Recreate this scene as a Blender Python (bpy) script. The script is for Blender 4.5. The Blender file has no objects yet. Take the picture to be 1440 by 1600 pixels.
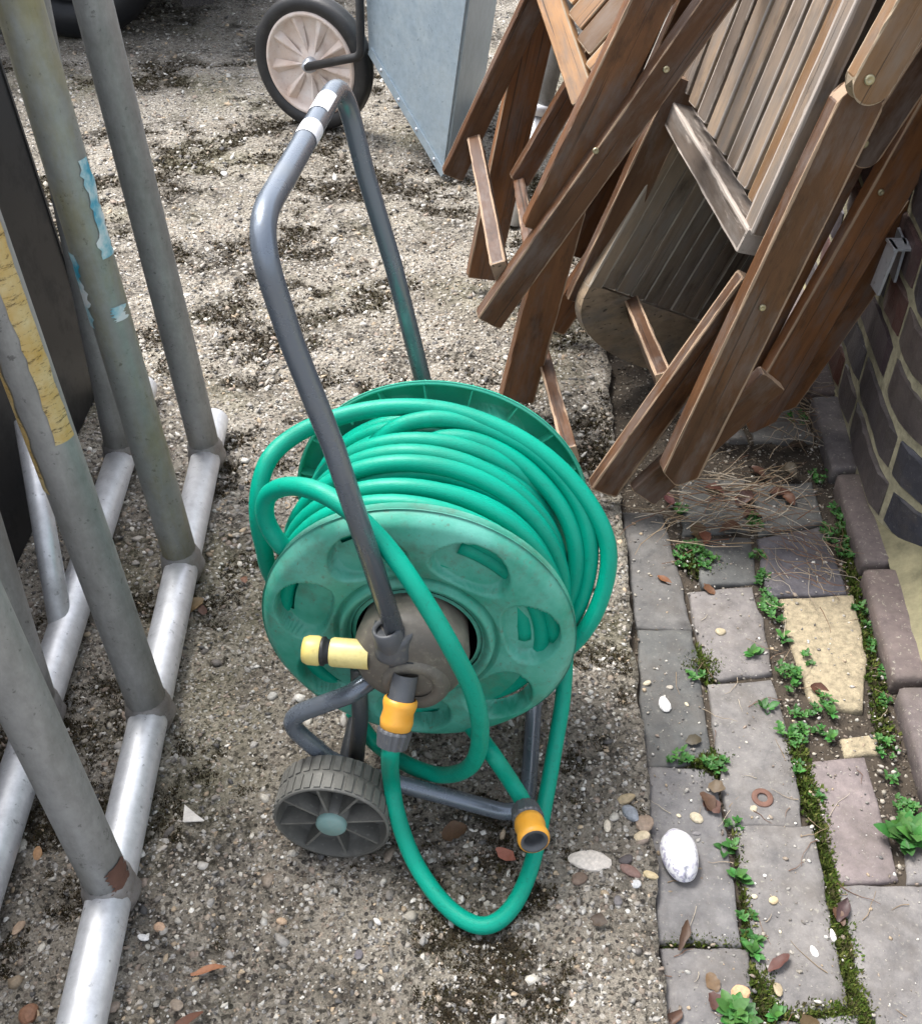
import bpy, math, random
import numpy as np
from mathutils import Vector, Matrix
random.seed(7); rng = np.random.default_rng(7)
S = bpy.context.scene
COL = S.collection
R = math.radians
# ------------------------------------------------------------------ camera
F, PITCH, HC = 1670.0, R(40), 1.05
cam = bpy.data.cameras.new('camera'); co = bpy.data.objects.new('camera', cam); COL.objects.link(co)
co.location = (0, 0, HC); co.rotation_euler = (R(90) - PITCH, 0, 0)
cam.sensor_fit = 'VERTICAL'; cam.sensor_height = 36; cam.lens = F / 1600 * 36
cam.clip_start = .02; cam.clip_end = 500
S.camera = co
# ------------------------------------------------------------------ sky, sun, exposure
SUN_EL, SUN_AZ = R(62), R(-50)          # azimuth measured from +Y towards +X
w = bpy.data.worlds.new('World'); S.world = w; w.use_nodes = True
nt = w.node_tree; nt.nodes.clear()
sk = nt.nodes.new('ShaderNodeTexSky'); sk.sky_type = 'NISHITA'; sk.sun_disc = False
sk.sun_elevation = SUN_EL; sk.sun_rotation = SUN_AZ; sk.air_density = 1.0; sk.dust_density = 4.0; sk.ozone_density = 1.0
hs = nt.nodes.new('ShaderNodeHueSaturation'); hs.inputs['Saturation'].default_value = .42
bg = nt.nodes.new('ShaderNodeBackground'); bg.inputs['Strength'].default_value = .14
wo = nt.nodes.new('ShaderNodeOutputWorld')
nt.links.new(sk.outputs[0], hs.inputs['Color']); nt.links.new(hs.outputs[0], bg.inputs[0]); nt.links.new(bg.outputs[0], wo.inputs[0])
sl = bpy.data.lights.new('sun', 'SUN'); sl.energy = 1.5; sl.angle = R(22); sl.color = (1, .985, .965)
so = bpy.data.objects.new('sun', sl); COL.objects.link(so)
sd = Vector((math.sin(SUN_AZ) * math.cos(SUN_EL), math.cos(SUN_AZ) * math.cos(SUN_EL), math.sin(SUN_EL)))
so.rotation_euler = (-sd).to_track_quat('-Z', 'Y').to_euler(); so.location = (0, 0, 6)
S.view_settings.view_transform = 'Standard'; S.view_settings.look = 'None'
S.view_settings.gamma = 1; S.view_settings.use_curve_mapping = False
S.view_settings.exposure = 1.66
# ------------------------------------------------------------------ pixels to points
CP, SP = math.cos(PITCH), math.sin(PITCH)
CAM = Vector((0, 0, HC))
def ray(x, y):
    u = (x - 720) / F; v = (y - 800) / F
    return Vector((u, CP - v * SP, -SP - v * CP))
def G(x, y, z=0.0):
    d = ray(x, y); return CAM + d * ((z - HC) / d.z)
def PL(x, y, p0, n):
    d = ray(x, y); return CAM + d * ((Vector(p0) - CAM).dot(n) / d.dot(n))
def YY(x, y, Y):
    d = ray(x, y); return CAM + d * (Y / d.y)
# ------------------------------------------------------------------ materials
class NT:
    def __init__(s, name):
        s.m = bpy.data.materials.new(name); s.m.use_nodes = True; s.t = s.m.node_tree
        s.b = s.t.nodes['Principled BSDF']
    def n(s, typ, ins=None, out=0, **at):
        k = s.t.nodes.new('ShaderNode' + typ)
        for a, v in at.items(): setattr(k, a, v)
        for i, v in (ins or {}).items(): s.set(k.inputs[i], v)
        return k.outputs[out]
    def set(s, sock, v):
        if isinstance(v, bpy.types.NodeSocket): s.t.links.new(v, sock)
        else:
            if sock.type == 'RGBA' and len(v) == 3: v = (*v, 1)
            sock.default_value = v
    def co(s, kind='Object'): return s.n('TexCoord', out=['Generated', 'Normal', 'UV', 'Object'].index(kind))
    def mapv(s, vec, sc=(1, 1, 1), loc=(0, 0, 0)): return s.n('Mapping', {0: vec, 1: loc, 3: sc})
    def noise(s, vec, scale, det=4, rough=.55, out=0): return s.n('TexNoise', {'Vector': vec, 'Scale': scale, 'Detail': det, 'Roughness': rough}, out)
    def vor(s, vec, scale, out=0, **k): return s.n('TexVoronoi', {'Vector': vec, 'Scale': scale}, out, **k)
    def ramp(s, fac, stops):
        k = s.t.nodes.new('ShaderNodeValToRGB'); s.set(k.inputs[0], fac); e = k.color_ramp.elements
        while len(e) < len(stops): e.new(.5)
        for el, (p, c) in zip(e, stops):
            el.position = p; el.color = (c, c, c, 1) if not hasattr(c, '__len__') else (*c, 1)
        return k.outputs[0]
    def mix(s, fac, a, b, mode='MIX'):
        k = s.t.nodes.new('ShaderNodeMix'); k.data_type = 'RGBA'; k.blend_type = mode
        s.set(k.inputs[0], fac); s.set(k.inputs[6], a); s.set(k.inputs[7], b); return k.outputs[2]
    def math(s, op, a, b=0., c=0.):
        return s.n('Math', {0: a, 1: b, 2: c}, operation=op)
    def attr(s, name, out=0, typ='GEOMETRY'): return s.n('Attribute', out=out, attribute_name=name, attribute_type=typ)
    def bump(s, h, st=.5, dist=.002): s.set(s.b.inputs['Normal'], s.n('Bump', {'Strength': st, 'Distance': dist, 'Height': h}))
    def done(s, col=None, rough=None, metal=None, spec=None):
        if col is not None: s.set(s.b.inputs['Base Color'], col)
        if rough is not None: s.set(s.b.inputs['Roughness'], rough)
        if metal is not None: s.set(s.b.inputs['Metallic'], metal)
        if spec is not None: s.set(s.b.inputs['Specular IOR Level'], spec)
        return s.m
def m_concrete():
    t = NT('concrete'); v = t.co()
    base = t.ramp(t.noise(v, 9, 6, .65), [(.3, (.195, .170, .134)), (.5, (.33, .297, .244)), (.72, (.46, .42, .355))])
    ag = t.vor(v, 150, 1)                       # random stone colours
    agd = t.vor(v, 150, 0)
    sep = t.n('SeparateColor', {0: ag}, 0)
    stc = t.ramp(sep, [(0, (.055, .05, .045)), (.35, (.2, .17, .14)), (.6, (.33, .28, .22)), (.8, (.52, .49, .44)), (1, (.68, .66, .62))])
    c = t.mix(t.math('MULTIPLY', t.math('LESS_THAN', agd, .42), t.math('GREATER_THAN', t.noise(v, 60, 2), .44)), base, stc)
    yc = t.n('SeparateXYZ', {0: v}, 1)
    damp = t.ramp(t.math('MULTIPLY', t.math('ADD', yc, t.math('MULTIPLY', t.noise(v, 4, 5, .65), 1.2)), .4), [(.5, .36), (.95, 0)])
    c = t.mix(damp, c, t.mix(.8, c, (.32, .28, .23), 'MULTIPLY'))
    fine = t.noise(v, 420, 3, .7)
    c = t.mix(.55, c, t.ramp(fine, [(.3, (.25, .25, .25)), (.7, (1.35, 1.35, 1.35))]), 'MULTIPLY')
    dirt = t.math('MULTIPLY', t.ramp(t.noise(v, 5.5, 7, .72), [(.47, 0), (.62, 1)]), t.ramp(t.noise(v, 70, 4, .6), [(.4, 0), (.55, 1)]))
    c = t.mix(t.math('MULTIPLY', dirt, .9), c, (.026, .021, .015))
    pits = t.ramp(t.noise(v, 150, 5, .72), [(.36, 1), (.45, 0)])
    c = t.mix(t.math('MULTIPLY', pits, .8), c, (.05, .042, .032))
    ms = t.math('MULTIPLY', t.attr('Col', 2), t.ramp(t.noise(v, 120, 4, .6), [(.33, 0), (.5, .95)]))
    c = t.mix(ms, c, (.04, .031, .019))
    green = t.ramp(t.noise(t.mapv(v, (1, 1, 1), (3, 7, 1)), 3.2, 5, .6), [(.52, 0), (.7, 1)])
    c = t.mix(t.math('MULTIPLY', green, .35), c, (.13, .125, .04))
    t.bump(t.math('ADD', t.math('MULTIPLY', agd, -.6), t.math('ADD', fine, t.math('ADD', t.math('MULTIPLY', dirt, -.7), t.math('MULTIPLY', pits, -1.2)))), .9, .004)
    return t.done(c, .85, spec=.3)
def m_attrcol(name, rough=.6, bumpscale=300, bst=.3, spec=.4, var=.5):
    t = NT(name); v = t.co(); c = t.attr('Col')
    n = t.noise(v, bumpscale, 3, .6)
    c = t.mix(var, c, t.ramp(n, [(.3, (.5, .5, .5)), (.7, (1.3, 1.3, 1.3))]), 'MULTIPLY')
    t.bump(n, bst, .001); return t.done(c, rough, spec=spec)
def m_wood(name, dark, mid, pale, grey=0.):
    t = NT(name); v = t.co(); rnd = t.n('ObjectInfo', out=5)
    off = t.n('CombineXYZ', {0: t.math('MULTIPLY', rnd, 37.), 1: t.math('MULTIPLY', rnd, 11.), 2: 0.})
    vv = t.n('VectorMath', {0: v, 1: off}, operation='ADD')
    g = t.noise(t.mapv(vv, (6, 110, 110)), 1, 6, .65)
    b = t.noise(t.mapv(vv, (3, 9, 9)), 2.2, 4, .6)
    c = t.mix(g, dark, mid)
    c = t.mix(t.ramp(b, [(.35, 0), (.7, .75)]), c, t.mix(g, mid, tuple(min(1, x * 1.5) for x in mid)))
    c = t.mix(t.ramp(t.noise(t.mapv(vv, (2, 5, 5)), 5, 5, .7), [(.55, 0), (.72, .7)]), c, tuple(x * .35 for x in dark))
    c = t.mix(1., c, t.ramp(t.math('FRACT', t.math('MULTIPLY', rnd, 7.3)), [(0, (.62, .60, .60)), (.5, (1.05, 1.0, .95)), (1, (1.75, 1.6, 1.4))]), 'MULTIPLY')
    st = t.ramp(t.noise(t.mapv(vv, (5, 16, 16)), 1.6, 5, .7), [(.47, 0), (.66, .72)])
    c = t.mix(st, c, t.mix(g, tuple(x * .5 + .05 for x in mid), tuple(x * .4 + .1 for x in mid)))
    wear = t.attr('wear', 2, 'OBJECT'); e = t.attr('edge', 2)
    wn = t.math('ADD', t.math('MULTIPLY', t.noise(t.mapv(vv, (14, 60, 60)), 1.1, 5, .7), .55), t.math('MULTIPLY', t.noise(t.mapv(vv, (4, 14, 14)), 1.3, 3, .6), .55))
    k = t.math('ADD', t.math('MULTIPLY', e, .5), t.math('ADD', wn, t.math('SUBTRACT', t.math('MULTIPLY', wear, .42), 1.0)))
    mk = t.ramp(k, [(.02, 0), (.1, 1)])
    c = t.mix(mk, c, t.mix(g, pale, tuple(x * .6 for x in pale)))
    cr = t.ramp(t.noise(t.mapv(vv, (2.5, 190, 190)), 1, 3, .5), [(.3, 1), (.36, 0)])
    c = t.mix(t.math('MULTIPLY', cr, .7), c, (.02, .014, .01))
    t.bump(t.math('SUBTRACT', g, cr), .35, .0015)
    return t.done(c, t.mix(mk, (.46,) * 3, (.78,) * 3), spec=.4)
def m_plastic(name, col, rough=.4, dirt=.3, dcol=(.12, .11, .08), scale=18, bs=500, bst=.12, fade=None, spec=.5):
    t = NT(name); v = t.co()
    c = col
    if fade: c = t.mix(t.ramp(t.noise(v, 11, 5, .65), [(.36, 0), (.66, 1)]), col, fade)
    d = t.ramp(t.noise(v, scale, 6, .72), [(.5, 0), (.75, 1)])
    c = t.mix(t.math('MULTIPLY', d, dirt), c, dcol)
    sp = t.ramp(t.noise(v, 160, 3, .6), [(.62, 0), (.7, 1)])
    c = t.mix(t.math('MULTIPLY', sp, dirt * .8), c, dcol)
    t.bump(t.noise(v, bs, 2), bst, .001)
    return t.done(c, t.math('ADD', t.math('MULTIPLY', d, .25), rough), spec=spec)
def m_metal(name, col, rough, metal, blot, bamt=.5, streak=False):
    t = NT(name); v = t.co()
    b = t.ramp(t.noise(t.mapv(v, (1, 1, .35)) if streak else v, 16, 6, .7), [(.42, 0), (.72, 1)])
    c = t.mix(t.math('MULTIPLY', b, bamt), col, blot)
    s2 = t.ramp(t.noise(v, 95, 4, .7), [(.62, 0), (.7, 1)])
    c = t.mix(t.math('MULTIPLY', s2, .55), c, tuple(x * .25 for x in blot))
    c = t.mix(.35, c, t.ramp(t.noise(v, 60, 5, .7), [(.3, (.6,) * 3), (.7, (1.25,) * 3)]), 'MULTIPLY')
    t.bump(t.noise(v, 220, 4, .6), .12, .001)
    return t.done(c, t.math('ADD', t.math('MULTIPLY', b, .2), rough), metal)
def m_brick(name, cols, rough=.75, lich=(.4, .38, .3), lamt=.5):
    t = NT(name); v = t.co(); rnd = t.n('ObjectInfo', out=5)
    c = t.ramp(rnd, [(i / max(1, len(cols) - 1), k) for i, k in enumerate(cols)])
    c = t.mix(.75, c, t.ramp(t.noise(v, 35, 6, .7), [(.3, (.5, .5, .52)), (.7, (1.4, 1.38, 1.35))]), 'MULTIPLY')
    c = t.mix(t.ramp(t.noise(v, 14, 5, .7), [(.46, 0), (.72, .65)]), c, (.085, .072, .06))
    l = t.ramp(t.noise(v, 190, 4, .7), [(.6, 0), (.67, 1)])
    c = t.mix(t.math('MULTIPLY', l, lamt * .8), c, lich)
    t.bump(t.noise(v, 130, 6, .7), .5, .0025)
    return t.done(c, rough, spec=.35)
def m_flat(name, col, rough=.7, var=.5, scale=40, bst=.3, metal=0.):
    t = NT(name); v = t.co()
    c = t.mix(var, col, t.ramp(t.noise(v, scale, 6, .7), [(.3, (.45,) * 3), (.7, (1.45,) * 3)]), 'MULTIPLY')
    t.bump(t.noise(v, scale * 5, 4, .6), bst, .0015); return t.done(c, rough, metal)
def m_tape():
    t = NT('yellow_tape'); v = t.co()
    c = t.mix(t.ramp(t.noise(v, 35, 5, .7), [(.35, 0), (.7, 1)]), (.52, .33, .09), (.62, .5, .27))
    d = t.ramp(t.noise(t.mapv(v, (60, 60, 260)), 1, 5, .75), [(.54, 0), (.62, 1)])
    c = t.mix(t.math('MULTIPLY', d, .85), c, (.09, .05, .015))
    return t.done(c, .6)
def m_paint():
    t = NT('peeling_paint'); v = t.co()
    c = t.ramp(t.noise(v, 30, 4, .6), [(.38, (.06, .33, .46)), (.5, (.35, .55, .6)), (.6, (.66, .7, .7))])
    return t.done(c, .5)
def m_shell():
    t = NT('cowrie'); v = t.co()
    sp = t.ramp(t.noise(v, 230, 2, .5), [(.5, 0), (.6, 1)])
    z = t.n('SeparateXYZ', {0: v}, 2)
    band = t.ramp(z, [(.019, 1), (.0305, 0)])
    c = t.mix(t.math('MULTIPLY', t.math('MULTIPLY', sp, band), .7), (.74, .73, .74), (.25, .23, .36))
    return t.done(c, .12)
MAT = dict(
    concrete=m_concrete(), pebble=m_attrcol('pebbles', .65), leafc=m_attrcol('leaf_colours', .55, 260, .2, .35, .35),
    wood=m_wood('teak', (.022, .0095, .005), (.112, .052, .022), (.36, .25, .165)),
    greywood=m_wood('weathered_teak', (.045, .035, .028), (.19, .152, .12), (.42, .36, .31)),
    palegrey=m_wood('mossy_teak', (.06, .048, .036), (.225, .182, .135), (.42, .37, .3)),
    tan=m_wood('pale_teak', (.10, .053, .026), (.235, .14, .07), (.40, .31, .21)),
    post=m_metal('dull_galvanised', (.36, .36, .35), .5, .35, (.16, .16, .14), .75, True),
    postp=m_metal('painted_galvanised', (.30, .31, .29), .5, .3, (.27, .24, .11), .95, True),
    rail=m_metal('aluminium', (.78, .79, .81), .42, .6, (.42, .42, .42), .55),
    galv=m_metal('galvanised_sheet', (.33, .41, .47), .42, .35, (.40, .45, .46), .6),
    weld=m_metal('weld', (.34, .33, .32), .5, .6, (.14, .1, .07), .6),
    bracket=m_metal('bracket_steel', (.5, .53, .57), .35, .6, (.35, .36, .38), .3),
    bolt=m_metal('brass_bolt', (.45, .41, .27), .4, .8, (.2, .17, .1), .5),
    rust=m_flat('rust', (.13, .065, .045), .8),
    flange=m_plastic('green_flange', (.022, .27, .18), .45, .7, (.10, .14, .10), 30, 400, .15, fade=(.12, .42, .33)),
    flange2=m_plastic('green_flange_clean_lit', (.02, .40, .27), .4, .2, (.07, .14, .09), 22, 400, .1, fade=(.07, .48, .33)),  # far flange: less dirt; skylight on it put into a brighter green
    hose=m_plastic('green_hose', (.0, .27, .18), .4, .4, (.015, .12, .08), 12, 700, .3, fade=(.0, .32, .215), spec=.26),
    tube=m_plastic('grey_tube', (.16, .185, .22), .25, .3, (.22, .22, .21), 18, 350, .1),
    tubeg=m_plastic('dark_tube', (.05, .055, .06), .4, .5, (.2, .19, .15), 26, 350, .1),
    hub=m_plastic('hub_plastic', (.12, .108, .09), .5, .8, (.24, .22, .17), 20, 300, .2),
    socket=m_plastic('socket_plastic', (.075, .08, .088), .42, .35, (.2, .19, .16), 20, 300, .1),
    wheelp=m_plastic('wheel_plastic', (.12, .118, .105), .6, .7, (.25, .24, .21), 25, 300, .3),
    cap=m_plastic('cap_plastic', (.2, .33, .31), .5, .3, (.3, .3, .26), 40, 300, .1),
    yellow=m_plastic('yellow_plastic', (.66, .50, .09), .4, .35, (.3, .23, .08), 45, 300, .1, fade=(.7, .6, .25)),
    orange=m_plastic('orange_plastic', (.74, .32, .02), .38, .2, (.4, .2, .05), 45, 300, .1, fade=(.76, .42, .08)),
    black=m_plastic('black_rubber', (.016, .016, .017), .5, .4, (.08, .075, .065), 30, 300, .2),
    panel=m_plastic('black_panel', (.010, .0105, .012), .42, .2, (.03, .03, .03), 14, 300, .05, spec=.3),
    rim=m_plastic('cream_plastic', (.62, .48, .39), .5, .5, (.32, .18, .12), 18, 300, .1, fade=(.72, .65, .6)),
    label=m_flat('white_label_glint', (.75, .76, .78), .4, .15), ink=m_flat('ink', (.05, .05, .06), .5, .1),
    paver=m_brick('blue_paver', [(.155, .147, .14), (.165, .154, .147), (.14, .138, .138), (.17, .155, .148), (.15, .143, .136)], lamt=.35),
    pavdark=m_brick('dark_paver', [(.085, .087, .083), (.115, .11, .105)], lamt=.25),
    pavpurple=m_brick('purple_paver', [(.10, .094, .104), (.11, .10, .108)], lamt=.3),
    pavred=m_brick('red_paver', [(.17, .142, .138), (.165, .138, .138)], lamt=.3),
    sandstone=m_flat('sandstone', (.29, .24, .155), .85, .85, 90, .9),
    wallbrick=m_brick('wall_brick', [(.04, .044, .06), (.07, .058, .058), (.045, .05, .066), (.12, .045, .03), (.038, .042, .058), (.10, .08, .072), (.046, .05, .066)], .42, (.25, .24, .2), .35),
    edging=m_brick('edging_brick', [(.115, .096, .092), (.13, .10, .092), (.105, .094, .096)], lamt=.6),
    mortar=m_flat('mortar', (.33, .30, .20), .9, .7, 60, .7), haunch=m_flat('cement_fillet', (.20, .18, .105), .9, .85, 26, .5),
    soil=m_flat('soil', (.04, .03, .02), .95, .8, 60, .8), moss=m_attrcol('moss', .9, 200, .2, .1, .6),
    shell=m_shell(), tape=m_tape(), paint=m_paint(), glass=m_flat('car_glass', (.01, .012, .014), .1, .1), carpaint=m_flat('car_paint', (.012, .013, .017), .2, .1),
    straw=m_attrcol('straw', .8, 200, .1, .2, .3), flint=m_flat('white_flint', (.62, .58, .52), .6, .4, 60, .4), ground=m_flat('far_tarmac', (.16, .145, .125), .9, .7, 12, .5),
)
for k_, m_, c_ in (('tube', .45, None),):
    MAT[k_].node_tree.nodes['Principled BSDF'].inputs['Metallic'].default_value = m_
# ------------------------------------------------------------------ object helpers
def link(name, me, mat=None, parent=None, smooth=False, **props):
    o = bpy.data.objects.new(name, me); COL.objects.link(o)
    if mat is not None and not me.materials: me.materials.append(MAT[mat] if isinstance(mat, str) else mat)
    if smooth: me.shade_smooth()
    if parent: o.parent = parent
    for k, v in props.items(): o[k] = v
    return o
def mesh(name, v, f):
    me = bpy.data.meshes.new(name); me.from_pydata([tuple(x) for x in v], [], [tuple(x) for x in f]); me.update(); return me
def obj(name, v, f, mat, parent=None, smooth=False, **p): return link(name, mesh(name, v, f), mat, parent, smooth, **p)
def thing(name, label, cat, loc=(0, 0, 0), group=None):
    o = bpy.data.objects.new(name, None); COL.objects.link(o); o.location = loc; o.empty_display_size = .05
    o['label'] = label; o['category'] = cat
    if group: o['group'] = group
    bpy.context.view_layer.update()
    return o
def keep(o, p):                                  # parent without moving (all roots are pure translations)
    o.parent = p; o.matrix_parent_inverse = Matrix.Translation(-Vector(p.location)); return o
def fast_mesh(name, V, Fc, cols=None):           # numpy triangles
    me = bpy.data.meshes.new(name); n = len(V); k = len(Fc)
    me.vertices.add(n); me.vertices.foreach_set('co', np.asarray(V, np.float32).ravel())
    me.loops.add(k * 3); me.loops.foreach_set('vertex_index', np.asarray(Fc, np.int32).ravel())
    me.polygons.add(k); me.polygons.foreach_set('loop_start', np.arange(0, k * 3, 3, dtype=np.int32))
    me.update(calc_edges=True)
    if cols is not None:
        a = me.color_attributes.new('Col', 'FLOAT_COLOR', 'POINT')
        a.data.foreach_set('color', np.c_[cols, np.ones(n)].astype(np.float32).ravel())
    me.validate(); return me
def merge(parts):
    V, Fs, o = [], [], 0
    for v, f in parts:
        V += list(v); Fs += [tuple(i + o for i in q) for q in f]; o += len(v)
    return V, Fs
def catmull(pts, n=8, closed=False):
    P = [Vector(p) for p in pts]; out = []; N = len(P)
    for i in range(N if closed else N - 1):
        g = (lambda j: P[j % N]) if closed else (lambda j: P[max(0, min(N - 1, j))])
        a, b, c, d = g(i - 1), g(i), g(i + 1), g(i + 2)
        for k in range(n):
            t = k / n
            out.append(.5 * ((2 * b) + (c - a) * t + (2 * a - 5 * b + 4 * c - d) * t * t + (3 * b - a - 3 * c + d) * t ** 3))
    if not closed: out.append(P[-1])
    return out
def fillet(pts, rad, n=8):                       # polyline with rounded corners
    P = [Vector(p) for p in pts]; out = [P[0]]
    for i in range(1, len(P) - 1):
        r = rad[i - 1] if hasattr(rad, '__len__') else rad
        a = (P[i - 1] - P[i]); b = (P[i + 1] - P[i]); th = a.angle(b)
        d = min(r / math.tan(th / 2), a.length * .49, b.length * .49)
        s, e = P[i] + a.normalized() * d, P[i] + b.normalized() * d
        for k in range(n + 1):
            t = k / n; out.append(s * (1 - t) ** 2 + P[i] * 2 * t * (1 - t) + e * t * t)
    out.append(P[-1]); return out
def tube(pts, r, seg=12, closed=False, cap=True):
    P = [Vector(p) for p in pts]; N = len(P); V = []; Fc = []
    T = [((P[(i + 1) % N] if closed or i < N - 1 else P[i]) - (P[i - 1] if closed or i > 0 else P[i])).normalized() for i in range(N)]
    nrm = T[0].orthogonal().normalized()
    for i in range(N):
        nrm = (nrm - T[i] * nrm.dot(T[i])).normalized(); bi = T[i].cross(nrm)
        rr = r[i] if hasattr(r, '__len__') else r
        for k in range(seg):
            a = 2 * math.pi * k / seg; V.append(P[i] + (nrm * math.cos(a) + bi * math.sin(a)) * rr)
    for i in range(N if closed else N - 1):
        j = (i + 1) % N
        for k in range(seg):
            k2 = (k + 1) % seg; Fc.append((i * seg + k, i * seg + k2, j * seg + k2, j * seg + k))
    if cap and not closed: Fc.append(tuple(range(seg))[::-1]); Fc.append(tuple((N - 1) * seg + k for k in range(seg)))
    return V, Fc
def lathe(prof, p0, axis, seg=32, caps=(False, False), warp=None):
    ax = Vector(axis).normalized(); u = ax.orthogonal().normalized(); v = ax.cross(u); V = []; Fc = []
    for h, r in prof:
        for k in range(seg):
            a = 2 * math.pi * k / seg; rr = warp(h, r, a) if warp else r
            V.append(Vector(p0) + ax * h + (u * math.cos(a) + v * math.sin(a)) * rr)
    for i in range(len(prof) - 1):
        for k in range(seg):
            k2 = (k + 1) % seg; Fc.append((i * seg + k, i * seg + k2, (i + 1) * seg + k2, (i + 1) * seg + k))
    if caps[0]: Fc.append(tuple(range(seg))[::-1])
    if caps[1]: Fc.append(tuple((len(prof) - 1) * seg + k for k in range(seg)))
    return V, Fc
def box(c, ax, ay, az):                          # centre and three half-axis vectors
    c = Vector(c); ax, ay, az = Vector(ax), Vector(ay), Vector(az)
    V = [c + ax * x + ay * y + az * z for x in (-1, 1) for y in (-1, 1) for z in (-1, 1)]
    return V, [(0, 1, 3, 2), (4, 6, 7, 5), (0, 4, 5, 1), (2, 3, 7, 6), (0, 2, 6, 4), (1, 5, 7, 3)]
# value noise
_tab = rng.random((256, 256))
def vnoise(x, y, s=1.0, seed=0):
    x = np.asarray(x, float) * s + seed * 17.3 + 1000; y = np.asarray(y, float) * s + seed * 9.1 + 1000
    xi = np.floor(x).astype(int); yi = np.floor(y).astype(int); fx = x - xi; fy = y - yi
    fx = fx * fx * (3 - 2 * fx); fy = fy * fy * (3 - 2 * fy); t = lambda a, b: _tab[a % 256, b % 256]
    return (t(xi, yi) * (1 - fx) + t(xi + 1, yi) * fx) * (1 - fy) + (t(xi, yi + 1) * (1 - fx) + t(xi + 1, yi + 1) * fx) * fy
def fbm(x, y, s, o=4, seed=0): return sum(vnoise(x, y, s * 2 ** i, seed + i) * .5 ** i for i in range(o)) / sum(.5 ** i for i in range(o))
# ================================================================== SETTING
obj('ground', [(-60, -60, -.06), (60, -60, -.06), (60, 120, -.06), (-60, 120, -.06)], [(0, 1, 2, 3)], 'ground', kind='structure')
def xedge(y): return .247 + (y - 1.267) * .056
def mossf(x, y): return fbm(x, y, 5.5, 3, 3) * .62 + fbm(x, y, 24, 3, 43) * .38
def hslab(x, y): return (fbm(x, y, 70, 4, 1) - .5) * .0105 + (fbm(x, y, 5, 3, 2) - .5) * .008 - .004 * np.clip((mossf(x, y) - .52) * 12, 0, 1)
def make_slab():
    ny = 560; nx = 300
    ty = np.linspace(0, 1, ny); ys = .18 + 5.6 * (.35 * ty + .65 * ty ** 2.4)
    tx = np.linspace(0, 1, nx); tx = 1 - (1 - tx) ** .9
    Y, T = np.meshgrid(ys, tx, indexing='ij'); L = -.75 - Y * .75
    E = xedge(Y) + (fbm(Y, Y * 0, 28, 4, 5) - .5) * .022
    X = L + (E - L) * T; Z = hslab(X, Y)
    V = np.stack([X, Y, Z], -1).reshape(-1, 3)
    sk_ = np.stack([E[:, -1] - .004 + (fbm(ys, ys * 0 + 5, 60, 3, 6) - .5) * .01, ys, ys * 0 - .055], -1)
    V = np.concatenate([V, sk_]); I = np.arange(ny * nx).reshape(ny, nx)
    a, b, c, d = I[:-1, :-1].ravel(), I[:-1, 1:].ravel(), I[1:, 1:].ravel(), I[1:, :-1].ravel()
    Fc = [np.stack([a, b, c], 1), np.stack([a, c, d], 1)]
    e = I[:, -1]; s = ny * nx + np.arange(ny)
    Fc += [np.stack([e[:-1], s[:-1], s[1:]], 1), np.stack([e[:-1], s[1:], e[1:]], 1)]
    mk = np.clip((mossf(V[:, 0], V[:, 1]) - np.where(V[:, 1] < 1.2, .60, .56) + (fbm(V[:, 0], V[:, 1], 60, 3, 77) - .5) * .12) * 12, 0, 1)
    return link('concrete_slab', fast_mesh('concrete_slab', V, np.concatenate(Fc), np.stack([mk] * 3, -1)), 'concrete', None, True, kind='structure')
slab = make_slab()
PHI = (1 + 5 ** .5) / 2
ICO = np.array([(-1, PHI, 0), (1, PHI, 0), (-1, -PHI, 0), (1, -PHI, 0), (0, -1, PHI), (0, 1, PHI), (0, -1, -PHI), (0, 1, -PHI), (PHI, 0, -1), (PHI, 0, 1), (-PHI, 0, -1), (-PHI, 0, 1)]) / math.hypot(1, PHI)
ICF = np.array([(0, 11, 5), (0, 5, 1), (0, 1, 7), (0, 7, 10), (0, 10, 11), (1, 5, 9), (5, 11, 4), (11, 10, 2), (10, 7, 6), (7, 1, 8), (3, 9, 4), (3, 4, 2), (3, 2, 6), (3, 6, 8), (3, 8, 9), (4, 9, 5), (2, 4, 11), (6, 2, 10), (8, 6, 7), (9, 8, 1)])
def stones(P, size, flat, pal, jit=.28, tilt=.3):
    n = len(P); V = np.repeat(ICO[None], n, 0) * (1 + (rng.random((n, 12, 1)) - .5) * 2 * jit)
    sc = np.stack([size * rng.uniform(.8, 1.45, n), size * rng.uniform(.6, 1.0, n), size * flat * rng.uniform(.7, 1.2, n)], -1)
    V = V * sc[:, None, :]
    a = rng.random(n) * 6.283; ca, sa = np.cos(a)[:, None], np.sin(a)[:, None]
    tx_ = rng.normal(0, tilt, n)[:, None]; z = V[..., 2] + V[..., 0] * tx_
    V = np.stack([V[..., 0] * ca - V[..., 1] * sa, V[..., 0] * sa + V[..., 1] * ca, z], -1) + P[:, None, :]
    Fc = (ICF[None] + (np.arange(n) * 12)[:, None, None]).reshape(-1, 3)
    pal = np.array(pal); c = pal[rng.integers(0, len(pal), n)] * rng.uniform(.65, 1.25, (n, 1))
    return V.reshape(-1, 3), Fc, np.repeat(c, 12, 0)
PAL = [(.46, .43, .37), (.56, .54, .49), (.31, .28, .23), (.27, .22, .17), (.2, .18, .155), (.14, .125, .11), (.36, .28, .19), (.35, .33, .3), (.1, .095, .09), (.33, .3, .26), (.24, .19, .15), (.34, .32, .29), (.28, .26, .23)]
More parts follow.
